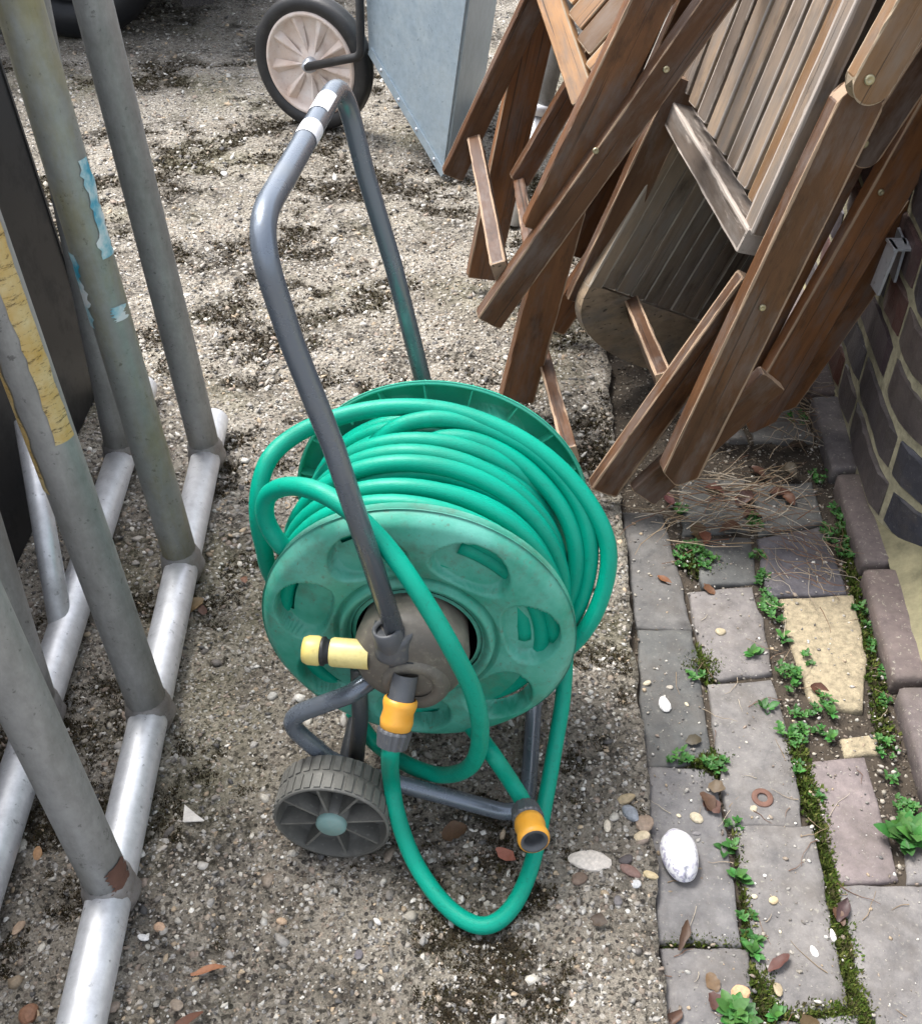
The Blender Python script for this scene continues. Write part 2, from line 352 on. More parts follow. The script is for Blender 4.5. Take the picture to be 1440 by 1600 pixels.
def scatter(n, y0, y1, s0, s1, sink, thr=None):
    Y = rng.uniform(y0, y1, n); L = np.maximum(-.75 - Y * .75, -.62 * Y - .55); E = xedge(Y) - .004
    X = L + (E - L) * rng.random(n)
    sz = s0 * (s1 / s0) ** (rng.random(n) ** 2.2)
    keepm = (vnoise(X, Y, 9, 12) + rng.random(n) * .6) > .38
    X, Y, sz = X[keepm], Y[keepm], sz[keepm]
    return np.stack([X, Y, hslab(X, Y) + sz * sink], -1), sz
A = [scatter(27000, .36, 1.15, .0012, .0048, -.2), scatter(26000, 1.15, 2.2, .002, .007, -.18), scatter(14000, 2.2, 4.2, .003, .010, -.15), scatter(420, .36, 2.2, .006, .0105, -.05)]
P_ = np.concatenate([a[0] for a in A]); s_ = np.concatenate([a[1] for a in A])
V, Fc, C_ = stones(P_, s_, .55, PAL, .4, .5)
link('aggregate', fast_mesh('aggregate', V, Fc, C_), 'pebble', slab, kind='stuff')
# moss tufts on the slab
def tufts(P, h, pal, k=5):
    n = len(P); a = rng.random((n, k)) * 6.283; d = rng.random((n, k)) * .8
    b = P[:, None, :] + np.stack([np.cos(a), np.sin(a), a * 0], -1) * (h * .6)[:, None, None] * d[..., None]
    ln = h[:, None] * rng.uniform(.5, 1.2, (n, k)); wd = ln * .35
    dirn = np.stack([np.cos(a) * .7, np.sin(a) * .7, np.ones_like(a)], -1)
    side = np.stack([-np.sin(a), np.cos(a), a * 0], -1)
    V = np.stack([b - side * wd[..., None], b + side * wd[..., None], b + dirn * ln[..., None]], 2).reshape(-1, 3)
    pal = np.array(pal); c = pal[rng.integers(0, len(pal), n)] * rng.uniform(.6, 1.4, (n, 1))
    return V, np.arange(len(V)).reshape(-1, 3), np.repeat(c, k * 3, 0)
def mossy(n, y0, y1, h0, thr):
    Y = rng.uniform(y0, y1, n); L = -.62 * Y - .5; X = L + (xedge(Y) - .006 - L) * rng.random(n)
    m = (mossf(X, Y) + (fbm(X, Y, 60, 3, 77) - .5) * -.12 + (vnoise(X, Y, 130, 21) - .5) * .10) > thr; X, Y = X[m], Y[m]
    return np.stack([X, Y, hslab(X, Y) - .001], -1), np.full(len(X), h0) * rng.uniform(.6, 1.3, len(X))
A = [mossy(200000, .36, 1.2, .0028, .592), mossy(260000, 1.2, 3.4, .0038, .564)]
V, Fc, C_ = tufts(np.concatenate([a[0] for a in A]), np.concatenate([a[1] for a in A]), [(.034, .026, .015), (.045, .034, .018), (.024, .019, .012), (.048, .042, .017), (.065, .047, .027)])
link('moss_tufts', fast_mesh('moss_tufts', V, Fc, C_), 'moss', slab, kind='stuff')
# path bed, pavers
ZP = -.012
xs = np.linspace(.14, 1.0, 60); ys = np.linspace(.1, 3.2, 200); X, Y = np.meshgrid(xs, ys)
Z = -.0185 + (fbm(X, Y, 30, 4, 8) - .5) * .012; I = np.arange(X.size).reshape(X.shape)
Fq = np.stack([I[:-1, :-1].ravel(), I[:-1, 1:].ravel(), I[1:, 1:].ravel(), I[1:, :-1].ravel()], 1)
path = obj('path', np.stack([X, Y, Z], -1).reshape(-1, 3), Fq, 'soil', None, True, kind='structure')
def paver(px, mat, world=None, dz=0., h=.05):
    pts = [G(x, y, ZP + dz) for x, y in px] if world is None else [Vector(p) for p in world]
    c = sum(pts, Vector()) / len(pts); out = []
    if world is None: pts = [c + (p - c) * 1.045 for p in pts]
    for i, p in enumerate(pts):
        q = pts[(i + 1) % len(pts)]; n = max(2, int((q - p).length / .02))
        for k in range(n):
            out.append(p.lerp(q, k / n) + Vector((random.uniform(-1, 1), random.uniform(-1, 1), 0)) * .0019)
    n = len(out); V = []; Fs = []
    inn = lambda s, z: [c + (p - c) * (1 - min(.35, s / max(.02, (p - c).length))) + Vector((0, 0, z)) for p in out]
    tl = Vector((random.uniform(-.02, .02), random.uniform(-.015, .015), 0))
    for s, z in ((0, -h), (0, -.005), (.0012, -.0022), (.0042, -.0004), (.02, .0003)): V += [p + Vector((0, 0, (p - c).dot(tl))) for p in inn(s, z)]
    for r_ in range(4):
        for k in range(n): k2 = (k + 1) % n; Fs.append((r_ * n + k, r_ * n + k2, (r_ + 1) * n + k2, (r_ + 1) * n + k))
    V.append(c + Vector((0, 0, .0006))); t = len(V) - 1
    for k in range(n): Fs.append((4 * n + k, 4 * n + (k + 1) % n, t))
    loc = Vector((c.x, c.y, 0))
    return keep(obj('paver', V, Fs, mat, None, True), path)
PV = [([(974, 800), (1036, 803), (1062, 905), (1079, 981), (995, 975)], 'pavdark'), ([(997, 986), (1079, 988), (1092, 1040), (1112, 1188), (1007, 1192)], 'pavdark'),
      ([(1009, 1200), (1116, 1200), (1134, 1300), (1156, 1472), (1029, 1464)], 'paver'), ([(1035, 1482), (1166, 1484), (1184, 1625), (1045, 1625)], 'paver'),
      ([(1077, 925), (1172, 918), (1190, 965), (1205, 1048), (1108, 1060)], 'paver'), ([(1108, 1072), (1204, 1064), (1236, 1160), (1252, 1288), (1138, 1284)], 'paver'),
      ([(1148, 1294), (1270, 1295), (1296, 1430), (1325, 1572), (1218, 1584), (1180, 1505)], 'paver'), ([(1215, 1594), (1340, 1586), (1350, 1700), (1225, 1700)], 'paver'),
      ([(1186, 842), (1282, 824), (1318, 905), (1322, 924), (1198, 930)], 'pavpurple'), ([(1178, 760), (1268, 752), (1284, 816), (1186, 832)], 'pavdark'),
      ([(1222, 936), (1330, 932), (1352, 1027), (1347, 1106), (1268, 1094), (1232, 985)], 'sandstone'), ([(1312, 1152), (1368, 1146), (1376, 1176), (1322, 1184)], 'sandstone'),
      ([(1264, 1193), (1348, 1184), (1378, 1280), (1402, 1372), (1312, 1376), (1290, 1312)], 'pavred'), ([(1312, 1388), (1470, 1386), (1500, 1630), (1384, 1630), (1340, 1540)], 'paver'),
      ([(1416, 1290), (1500, 1286), (1510, 1376), (1416, 1378)], 'paver'), ([(1082, 842), (1172, 838), (1180, 908), (1098, 914)], 'pavdark'),
      ([(1062, 752), (1160, 748), (1168, 826), (1068, 832)], 'pavdark')]
for q, m in PV: paver(q, m, h=.045)
yy = 1.45
while yy < 3.0:                                  # under and beyond the chairs
    for k in range(3):
        x0 = xedge(yy) + .012 + k * .112
        if yy < 1.95 and k == 0: continue
        paver(None, random.choice(['paver', 'pavdark']), [(x0, yy, ZP), (x0 + .1, yy, ZP), (x0 + .1, yy + .205, ZP), (x0, yy + .205, ZP)])
    yy += .22
# ------------------------------------------------------------------ brick wall at the right
wallo = thing('brick_wall', 'dark blue brick wall with pale mortar joints behind the leaning wooden chairs', 'wall', (.66, 1.6, 0))
def wallpath(s):                                 # s metres from the start of the bend; negative = straight run away from us
    d = Vector((-.113, -.9936, 0)); p = Vector((.618, 1.27, 0)); n = Vector((.9936, -.113, 0)); Rr = .2
    if s <= 0: return p + d * s, d, n
    a = min(s / Rr, 1.6); c = p + n * Rr; r0 = -n
    rot = Matrix.Rotation(a, 3, 'Z'); e = rot @ d
    q = c + rot @ r0 * Rr + e * max(0, s - 1.6 * Rr)
    return q, e, Vector((-e.y, e.x, 0)) * 1.0
def wall_piece(name, s0, s1, z0, z1, front, back, mat, jit=.0015, bev=.004):
    n = max(2, int((s1 - s0) / .025)); V = []; Fs = []; j = random.uniform(-jit, jit)
    for i in range(n + 1):
        s = s0 + (s1 - s0) * i / n; p, d, nn = wallpath(s); f = front + j
        if bev and i in (0, n): f += bev
        prof = [(back, z0), (f + bev, z0), (f, z0 + bev), (f, z1 - bev), (f + bev, z1), (back, z1)]
        V += [p + nn * (a + (random.uniform(-1, 1) * .0014 if bev else 0)) + Vector((0, 0, z + (random.uniform(-1, 1) * .0016 if bev else 0))) for a, z in prof]
    for i in range(n):
        for k in range(6): k2 = (k + 1) % 6; Fs.append((i * 6 + k, i * 6 + k2, i * 6 + 6 + k2, i * 6 + 6 + k))
    Fs.append(tuple(range(6))[::-1]); Fs.append(tuple(n * 6 + k for k in range(6)))
    return keep(obj(name, V, Fs, mat, None, False), wallo)
wall_piece('mortar', -1.9, .9, -.03, 1.18, .0015, .11, 'mortar', 0, 0)
for c in range(15):
    z0 = .022 + c * .077; s = -1.88 + (c % 2) * .11
    while s < .85:
        L = .215 if (c % 3) else random.choice([.215, .215, .103])
        wall_piece('brick', s, s + L, z0, z0 + .063, -.003, .06, 'wallbrick', .002); s += L + .013
# edging bricks and fillet
edge = thing('brick_edging', 'row of purple-red edging bricks between the path and the wall', 'edging', (.57, 1.0, 0))
y0 = .25; bi = 0
while y0 < 2.4:
    L = .205; V = []; Fs = []; j = random.uniform(-.004, .004)
    for yv in (y0, y0 + .006, y0 + .1, y0 + L - .006, y0 + L):
        x = .548 + .091 * (yv - .875) + j; t = .003 if yv in (y0, y0 + L) else 0
        V += [Vector((x + a, yv, z)) for a, z in ((t, -.04), (t, .006 - t), (.0025, .011 - t), (.008, .0135 - t), (.085, .015 - t), (.098, .01), (.098, -.04))]
    for i in range(4):
        for k in range(7): k2 = (k + 1) % 7; Fs.append((i * 7 + k, i * 7 + 7 + k, i * 7 + 7 + k2, i * 7 + k2))
    Fs.append(tuple(range(7))); Fs.append(tuple(28 + k for k in range(7))[::-1])
    keep(obj('brick', V, Fs, 'edging', None, True), edge); y0 += L + .014; bi += 1
xs = np.linspace(0, .5, 30); ys = np.linspace(.2, 2.4, 90); X, Y = np.meshgrid(xs, ys)
Z = .0125 + X * .62 + (fbm(X, Y, 12, 3, 31) - .5) * .012; XX = .588 + .091 * (Y - .875) + X
I = np.arange(X.size).reshape(X.shape); Fq = np.stack([I[:-1, :-1].ravel(), I[:-1, 1:].ravel(), I[1:, 1:].ravel(), I[1:, :-1].ravel()], 1)
fil = obj('cement_fillet', np.stack([XX, Y, Z], -1).reshape(-1, 3), Fq, 'haunch', None, True); keep(fil, edge)
# ================================================================== HOSE REEL CART
YAW = R(6); EA = Vector((math.sin(YAW), math.cos(YAW), 0)); ER = Vector((math.cos(YAW), -math.sin(YAW), 0)); EZ = Vector((0, 0, 1))
ZC = .256; OC = Vector((-.045, .749, 0)); AF = .222; RF = .161; RFF = .170
def L3(a, r, z): return OC + EA * a + ER * r + EZ * z
def CX(px, py, a): return PL(px, py, OC + EA * a, EA)
cart = thing('hose_reel_cart', 'green hose reel cart with grey tube handle standing on the concrete', 'hose reel', OC)
def part(name, vf, mat, parent=None, smooth=True, root=None, **p):
    o = obj(name, vf[0], vf[1], mat, None, smooth, **p)
    root = root or cart
    if parent is None: keep(o, root)
    else: o.parent = parent; o.matrix_parent_inverse = parent.matrix_basis.inverted() @ (Matrix.Identity(4)) if parent.type == 'EMPTY' else Matrix.Identity(4)
    return o
def sub(name, vf, mat, par, smooth=True, **p):   # par is a mesh in world coordinates
    o = obj(name, vf[0], vf[1], mat, None, smooth, **p); o.parent = par; return o
def flange(a0, sgn, mat, dim, RF=.161):                   # sgn -1: outer face towards the camera
    na, nr = 288, 60; V = []; Fs = []; hole = set()
    rs = np.linspace(.067, RF, nr)
    for i, r in enumerate(rs):
        for k in range(na):
            th = 2 * math.pi * k / na
            d = .0
            d += .007 * max(0, 1 - abs(r - .0755) / .006) ** .5                      # inner ring
            d -= .006 * (1 if r < .083 and r > .079 else 0)
            e = max(0, (r - (RF - .014)) / .014); d -= .011 * e ** 2.4                # rounded rim
            d += .006 * math.sin(math.pi * min(1, max(0, (r - .083) / (RF - .083))))
            if dim:
                for q in range(7):
                    t0 = R(10 + q * 360 / 7); dt = (th - t0 + math.pi) % (2 * math.pi) - math.pi
                    tt, rr = dt * r / .041, (r - .1175) / .029; Q = tt * tt + rr * rr
                    if Q < 1:
                        d -= .026 * min(1, (1 - Q) * 7) * (.35 + .65 * (rr + 1) / 2)
                        if rr > .38 and Q < .84 and abs(tt) < .66: hole.add((i, k))
            V.append(L3(a0 + sgn * d, r * math.cos(th), ZC + r * math.sin(th)))
    for i in range(nr - 1):
        for k in range(na):
            k2 = (k + 1) % na
            if all(x in hole for x in ((i, k), (i, k2), (i + 1, k), (i + 1, k2))): continue
            Fs.append((i * na + k, i * na + k2, (i + 1) * na + k2, (i + 1) * na + k))
    b = len(V); lp = .020 if sgn < 0 else .013; back = [(.008, RF), (lp, RF - .001), (lp, RF - .0035), (.004, RF - .005)]
    for d, r in back:
        for k in range(na): th = 2 * math.pi * k / na; V.append(L3(a0 - sgn * d, r * math.cos(th), ZC + r * math.sin(th)))
    prev = (nr - 1) * na
    for j in range(len(back)):
        for k in range(na): k2 = (k + 1) % na; Fs.append((prev + k, prev + k2, b + j * na + k2, b + j * na + k))
        prev = b + j * na
    return V, Fs
f1 = part('flange', flange(0, -1, 'flange', True), 'flange')
f2 = part('flange', flange(AF, 1, 'flange2', True, RFF), 'flange2')
for k in range(20):                              # ribs inside the far rim
    th = 2 * math.pi * k / 20 + .1; er = ER * math.cos(th) + EZ * math.sin(th); et = -ER * math.sin(th) + EZ * math.cos(th)
    sub('rib', box(L3(AF - .007, 0, ZC) + er * .1555, er * .0105, et * .0008, EA * .006), 'flange2', f2, False)
part('drum', lathe([(.0, .062), (.01, .085), (AF - .01, .085), (AF, .062)], L3(0, 0, ZC), EA, 48), 'flange')
part('core', lathe([(-.001, .0672), (.02, .066), (.07, .06), (.07, .0)], L3(0, 0, ZC), EA, 32), 'panel')
# hub cover
def hubprof():
    out = []
    for i in range(14):
        t = i / 13; out.append((-.022 - .036 * math.sin(t * math.pi / 2) ** .7, (.0575) * max(0.0001, math.cos(t * math.pi / 2)) ** .5))
    return [(.03, .05), (-.012, .056)] + out
hc = part('hub_cover', lathe(hubprof(), L3(0, -.001, ZC + .008), EA, 48), 'hub')
sub('hub_ring', lathe([(-.058, .018), (-.062, .021), (-.062, .03), (-.056, .034), (-.05, .035)], L3(0, .006, ZC - .006), EA, 40), 'hub', hc)
sub('recess', box(L3(-.0575, -.006, ZC + .022), ER * .012, EA * .002, EZ * .0045), 'tubeg', hc, False)
hs0 = L3(-.05, -.0165, ZC + .045); hdir = (L3(-.05, -.055, .527) - L3(-.05, -.014, .31)).normalized()
sk1 = merge([lathe([(-.006, .0135), (.004, .0155), (.018, .0145), (.02, .0125), (.016, .0105)], hs0, hdir, 28)])
so_ = sub('handle_socket', sk1, 'socket', hc)
def saddle():
    V = []; Fs = []; n = 10; m = n + 1
    for back in (0, 1):
        for i in range(m):
            for k in range(m):
                u, v = i / n * 2 - 1, k / n * 2 - 1
                wv = .0178 * (1 + .08 * v * v) * (1 - .16 * max(0, -v) ** 3); e = max(abs(u), abs(v)) ** 8
                a = -.036 if back else -.0635 + .006 * u * u + .004 * e + .002 * v
                V.append(L3(a, -.0145 + u * wv, ZC + .040 + v * .0135 - (.003 * (1 - u * u) if v < 0 else -.004 * u * u) * abs(v)))
    for i in range(n):
        for k in range(n):
            q = i * m + k; Fs += [(q, q + 1, q + m + 1, q + m), (m * m + q, m * m + q + m, m * m + q + m + 1, m * m + q + 1)]
    rim = [i * m for i in range(m)] + [n * m + k for k in range(1, m)] + [i * m + n for i in range(n - 1, -1, -1)] + [k for k in range(n - 1, 0, -1)]
    for a, b in zip(rim, rim[1:] + rim[:1]): Fs.append((a, b, b + m * m, a + m * m))
    return V, Fs
sd_ = sub('saddle', saddle(), 'socket', hc)
# handle
HB = AF + .052
hp = fillet([L3(-.048, -.010, .30), L3(-.048, -.055, .527), L3(-.05, -.079, .625), L3(-.05, -.0965, .717), L3(HB, -.0965, .717), L3(HB, -.079, .625), L3(HB, -.055, .527), L3(HB, -.01, .30)], [.2, .2, .062, .062, .2, .2], 10)
hnd = part('handle', tube(hp, .0098, 16), 'tube')
cb0, cb1 = L3(0, -.0965, .717), L3(.255, -.0965, .717)
def wrap(p0, p1, r, mat, name, par, arc=(-2.2, 2.2), up=Vector((-.2, -.4, 1))):
    ax = (p1 - p0).normalized(); u = (up - ax * up.dot(ax)).normalized(); v = ax.cross(u); V = []; Fs = []; n = 20
    for i in range(7):
        for k in range(n + 1):
            a = arc[0] + (arc[1] - arc[0]) * k / n; V.append(p0.lerp(p1, i / 6) + (u * math.cos(a) + v * math.sin(a)) * r)
    for i in range(6):
        for k in range(n): q = i * (n + 1) + k; Fs.append((q, q + 1, q + n + 2, q + n + 1))
    return sub(name, (V, Fs), mat, par)
wrap(L3(.115, -.0965, .717), L3(.142, -.0965, .717), .0102, 'label', 'sticker_glint', hnd)
wrap(L3(.17, -.0965, .717), L3(.21, -.0965, .717), .0102, 'label', 'sticker_glint', hnd, (-2.4, 1.2))  # white highlight on the tube, painted as a band beside the sticker
for q, (da, an, ln) in enumerate([(.121, -.75, .006), (.129, -.75, .006), (.125, -.95, .004)]):
    pa = L3(da, -.0965, .717); ax = EA; u = (EZ - ER * .3 - EA * .4); u = (u - ax * u.dot(ax)).normalized(); v = ax.cross(u)
    e = u * math.cos(an) + v * math.sin(an); t_ = ax.cross(e)
    sub('print', box(pa + e * .0103, ax * (.0012 if q < 2 else .004), t_ * .0022 if q < 2 else t_ * .0009, e * .0002), 'ink', hnd, False)
# frame, mirrored: hub > loop > axle > foot > foot > ...
ZW = .063; RW = -.083
near = [L3(-.03, -.03, .235), L3(-.046, -.062, .214), L3(-.046, -.138, .165), L3(-.046, -.095, .105), L3(-.046, -.06, .082), L3(-.040, .02, .050), L3(-.036, .123, .012)]
far = [L3(AF - .0 + .046, -.062, .214), L3(AF + .046, -.138, .165), L3(AF + .046, -.095, .105), L3(AF + .046, -.06, .082), L3(AF + .04, .02, .05), L3(AF + .036, .123, .012)]
fp = fillet(near + far[::-1] + [L3(AF + .03, -.03, .235)], [.02, .03, .03, .02, .05, .04, .04, .05, .02, .03, .03, .02], 8)
part('frame', tube(fp, .0098, 14), 'tube')
part('axle', tube([L3(-.06, RW, ZW), L3(AF + .06, RW, ZW)], .0085, 12), 'tubeg')
part('axle_strut', tube([L3(-.02, RW + .012, ZW), L3(-.012, RW + .02, .135), L3(.0, RW + .02, .2)], .009, 12), 'tubeg')
part('nut', lathe([(-.004, .008), (.004, .008), (.004, .0045), (.009, .004), (.009, 0)], L3(-.052, -.066, .094), (L3(-.06, 0, .3) - L3(0, 0, .1)), 6), 'bolt', smooth=False)
def cart_wheel(a_out, sgn):
    rw, wd = .0625, .044; prof = [(0, rw - .003), (0, rw - .0005), (.0015, rw), (wd - .0015, rw), (wd, rw - .0015), (wd, rw - .006)]
    c = L3(a_out, RW, ZW); ax = EA * -sgn if sgn > 0 else EA
    ax = EA if sgn < 0 else -EA
    w = part('wheel', lathe(prof + [(wd, .012)], c, ax, 72), 'wheelp')
    V, Fs = [], []; pr_ = []
    for k in range(36):
        th = 2 * math.pi * k / 36; er = ER * math.cos(th) + EZ * math.sin(th); et = -ER * math.sin(th) + EZ * math.cos(th)
        for h0, h1, o in ((.002, .02, 0), (.024, .042, .5)):
            t2 = 2 * math.pi * (k + o) / 36; er = ER * math.cos(t2) + EZ * math.sin(t2); et = -ER * math.sin(t2) + EZ * math.cos(t2)
            pr_.append(box(c + ax * (h0 + h1) / 2 + er * rw, er * .0016, et * .0035, ax * (h1 - h0) / 2))
    sub('tread', merge(pr_), 'wheelp', w, False, kind='stuff')
    sub('rim_wall', lathe([(0, rw - .003), (.018, rw - .006), (.024, rw - .008), (.026, .0)], c, ax, 72), 'wheelp', w)
    for k in range(8):
        th = 2 * math.pi * k / 8 + .2; er = ER * math.cos(th) + EZ * math.sin(th); et = -ER * math.sin(th) + EZ * math.cos(th)
        sub('spoke', box(c + ax * .013 + er * .036, er * .022, et * .0014, ax * .0105), 'wheelp', w, False)
    sub('hub', lathe([(.026, .02), (.004, .017), (.002, .015)], c, ax, 32), 'wheelp', w)
    sub('cap', lathe([(.003, .0165), (-.002, .0165), (-.0045, .014), (-.0055, .0)], c, ax, 40), 'cap', w)
cart_wheel(-.1, -1); cart_wheel(AF + .1, 1)
# yellow tap connector on the hub
def connector(name, p0, p1, stages, par=None, root=None, seg=28):
    ax = p1 - p0; o = None
    for nm, mat, prof, rib in stages:
        wf = (lambda h, r, a: r * (1 + (.05 if rib and (a * 14 / math.pi) % 2 < 1 and r > .012 else 0))) if rib else None
        vf = lathe(prof, p0, ax, 56 if rib else seg, warp=wf)
        if o is None: o = part(name, vf, mat, root=root, smooth=not rib)
        else: sub(nm, vf, mat, o, smooth=not rib)
    return o
y0_ = CX(562, 1022, -.045); y1_ = y0_ - ER * .1 + EZ * .0
connector('tap_connector', y0_, y1_, [('body', 'yellow', [(-.01, .0145), (.026, .0145), (.0285, .0135)], 0), ('seal', 'black', [(.0285, .0115), (.0335, .0125), (.0345, .0145), (.0375, .0145), (.0385, .0125)], 0),
          ('nose', 'yellow', [(.038, .0135), (.041, .0148), (.051, .0145), (.0555, .0125), (.0555, .009), (.045, .008)], 0)])
# ================================================================== GARDEN HOSE
hose = thing('garden_hose', 'bright green garden hose wound on the reel with loose loops and orange connectors', 'hose', OC)
HR = .0092
def coil(rad, a0, a1, turns, seed, wob=.004):
    pts = []; n = 72; rs = random.Random(seed); ph = [rs.uniform(0, 6.28) for _ in range(8)]
    for i in range(int(turns * n) + 1):
        th = 2 * math.pi * i / n; t = i / (turns * n); a = a0 + (a1 - a0) * t
        rr = rad + wob * .5 * math.sin(th * .37 + ph[0]) + wob * .6 * math.sin(th * 1.13 + ph[1]) + wob * .4 * math.sin(2.06 * th + ph[4])
        a += .005 * math.sin(th * .91 + ph[2]) + .004 * math.sin(th * 1.73 + ph[3])
        a = min(AF - .012, max(.016, a))
        pts.append(L3(a, rr * math.cos(th), ZC + rr * math.sin(th) - .002))
    return pts
tubes = [tube(coil(.139, .016, AF - .014, 9.6, 3), HR, 12), tube(coil(.126, AF - .016, .016, 9.2, 4, .003), HR, 10), tube(coil(.111, .02, AF - .016, 9, 5, .002), HR, 8), tube(coil(.098, .02, AF - .016, 9, 6, .002), HR, 8)]
tubes.append(tube(coil(.1475, .03, .15, 4.72, 11, .006), HR, 12))
def strand(pl, r=HR, n=10): return tube(catmull([CX(*p) if len(p) == 3 else p[0] for p in pl], n), r, 14)
def W_(v): return (v,)
tubes.append(strand([(560, 1000, .10), (440, 920, .08), (411, 850, .075), (403, 785, .085), (418, 722, .11), (458, 682, .14), (520, 654, .158), (605, 637, .168), (700, 642, .166), (795, 676, .152), (870, 728, .135), (925, 795, .115), (950, 860, .098), (940, 930, .08), (905, 995, .06), (830, 1060, .05)]))
tubes.append(strand([(500, 800, .15), (590, 690, .152), (660, 656, .155), (740, 664, .156), (830, 704, .143), (893, 770, .124), (920, 840, .105), (914, 915, .088), (880, 985, .07), (800, 1050, .06)]))
tubes.append(strand([(560, 800, .13), (640, 712, .135), (710, 684, .14), (800, 715, .135), (868, 780, .118), (898, 850, .1), (893, 920, .085), (860, 985, .07), (800, 1040, .06)]))
# the loop that crosses in front of the reel
tubes.append(strand([(520, 905, .04), (450, 862, .025), (417, 815, .03), (418, 776, .03), (450, 760, .02), (500, 769, -.0), (556, 806, -.022), (610, 862, -.034), (660, 935, -.058), (705, 1012, -.078), (740, 1085, -.078), (750, 1150, -.07), (735, 1196, -.055), (693, 1211, -.03), (640, 1196, -.006), (585, 1160, .03), (550, 1110, .05)]))
# feed hose
c0 = CX(634, 1052, -.058); c1 = CX(612, 1166, -.098)
cd_ = (c1 - c0); clen = cd_.length
f0 = c1 - cd_.normalized() * .012
gz = HR + .003
fl = [(f0,), (c1 + cd_.normalized() * .008,), (G(611, 1215, .115),), (G(621, 1275, .075),), (G(647, 1345, .036),), (G(690, 1408, .018),), (G(735, 1442, gz),), (G(772, 1442, gz),), (G(806, 1408, gz),), (G(832, 1345, gz + .001),), (G(850, 1260, .022),), (G(866, 1170, .055),), (G(880, 1080, .11),), (CX(880, 1000, .1),), (CX(850, 940, .1),)]
tubes.append(tube(catmull([p[0] for p in fl], 10), HR, 14))
# free end
e0 = G(820, 1264, .072); e1 = G(839, 1330, .088)
ed = (e1 - e0).normalized()
fl = [CX(700, 1090, .03), CX(740, 1140, .0), G(770, 1180, .122), G(797, 1220, .088), e0 - ed * .012, e0 + ed * .01]
tubes.append(tube(catmull(fl, 10), HR, 14))
ht = part('tube', merge(tubes), 'hose', root=hose)
def quick(p0, d, tail):
    d = d.normalized()
    n = [('nut', 'socket', [(0, .0095), (0, .0145), (.016, .0165), (.018, .0155), (.02, .013)], 1), ('body', 'orange', [(.018, .0135), (.0195, .0155), (.027, .0165), (.036, .0152), (.044, .0172), (.0485, .0165), (.05, .0145)], 0)]
    return connector('connector', p0, p0 + d, n + tail, root=hose)
quick(e0, ed, [('mouth', 'socket', [(.0495, .0148), (.0505, .0115), (.04, .0105), (.03, .009), (.03, 0)], 0)])
quick(c1, -cd_, [('stub', 'socket', [(.049, .0135), (.052, .0125), (.075, .0125)], 0)])
# ================================================================== TUBE RACK at the left
rack = thing('tube_rack', 'grey metal tube rack with upright posts rising from two ground rails', 'rack', (-.45, .98, 0))
RT = .0234
def rx(y): return -.367 - (y - .605) * .05
ru = part('ground_rail', tube([Vector((rx(y), y, RT + .002)) for y in (.2, .6, 1.0, 1.46)], RT, 24), 'rail', root=rack)
ru2 = part('ground_rail', tube([Vector((rx(y) - .135, y, RT + .002)) for y in (.2, .6, 1.0, 1.56)], RT, 24), 'rail', root=rack)
pd = {}; posts = []; LEAN = math.tan(R(2.8))
for j, y in enumerate((.345, .605, .843, 1.108, 1.364)):
    for k in (0, 1):
        if k == 1 and j in (1, 3): continue
        x0 = rx(y) - .135 * k; b = Vector((x0, y, RT * 1.2)); t = Vector((rx(y) - LEAN - k * .05, y + .01 + k * .0, .98))
        top = [b, t + Vector((0, 0, 0)), ]
        o = part('post', tube([b.lerp(t, q / 12) for q in range(13)], RT, 24), 'postp' if (j == 3 and k == 0) else 'post', root=rack)
        posts.append((o, b, t)); pd[(j, k)] = (o, b, t)
        ring = lathe([(-.015, RT), (-.012, RT + .0045), (.0, RT + .006), (.012, RT + .0045), (.015, RT)], b + Vector((0, 0, -RT * .2)), (0, 1, 0), 28, warp=lambda h, r, a: r + .0012 * math.sin(a * 9) * (r > RT))
        sub('weld_collar', ring, 'weld', o)
        sub('weld_bead', lathe([(.006, RT + .004), (.014, RT + .0038), (.02, RT + .0015), (.024, RT)], b, t - b, 28, warp=lambda h, r, a: r + .0008 * math.sin(a * 11)), 'weld', o)
    # cross tube that ties the pair together at the top
    if j in (1, 3): continue
    pa, pb = posts[-2][2], posts[-1][2]
    part('top_bar', tube(fillet([pa, pa + Vector((0, 0, .05)), pb + Vector((0, 0, .05)), pb], .045, 8), RT - .0004, 20), 'post', root=rack)
part('brace', tube([Vector((rx(.99) - .137, .975, .03)), YY(60, 770, 1.13)] + [YY(60, 770, 1.13) + (YY(60, 770, 1.13) - Vector((rx(.99) - .137, .975, .03))) * .55], .0155, 18), 'rail', root=rack)
def patch(pst, z0, z1, a0, a1, mat, name, seed, rag=.25, off=.0012, thick=True):
    o, b, t = pst; rs = random.Random(seed); n, m = 22, 10; V = []; Fs = []
    fc = (Vector((0, 0, 0)) - Vector((b.x, b.y, 0))).normalized(); rt = Vector((fc.y * -1, fc.x, 0)) * 1.0
    la = lb = 0
    for i in range(n + 1):
        z = z0 + (z1 - z0) * i / n; c = b.lerp(t, (z - b.z) / (t.z - b.z))
        la = la * .6 + rs.uniform(-rag, rag) * .6; lb = lb * .6 + rs.uniform(-rag, rag) * .6
        for k in range(m + 1):
            a = a0 + la + (a1 + lb - a0 - la) * k / m; V.append(c + (fc * math.cos(a) + rt * math.sin(a)) * (RT + off))
    for i in range(n):
        for k in range(m): q = i * (m + 1) + k; Fs.append((q, q + 1, q + m + 2, q + m + 1))
    return sub(name, (V, Fs), mat, o)
def zat(j, px, py): o, b, t = pd[(j, 0)]; return PL(px, py, b, Vector((b.x, b.y, 0)).normalized()).z
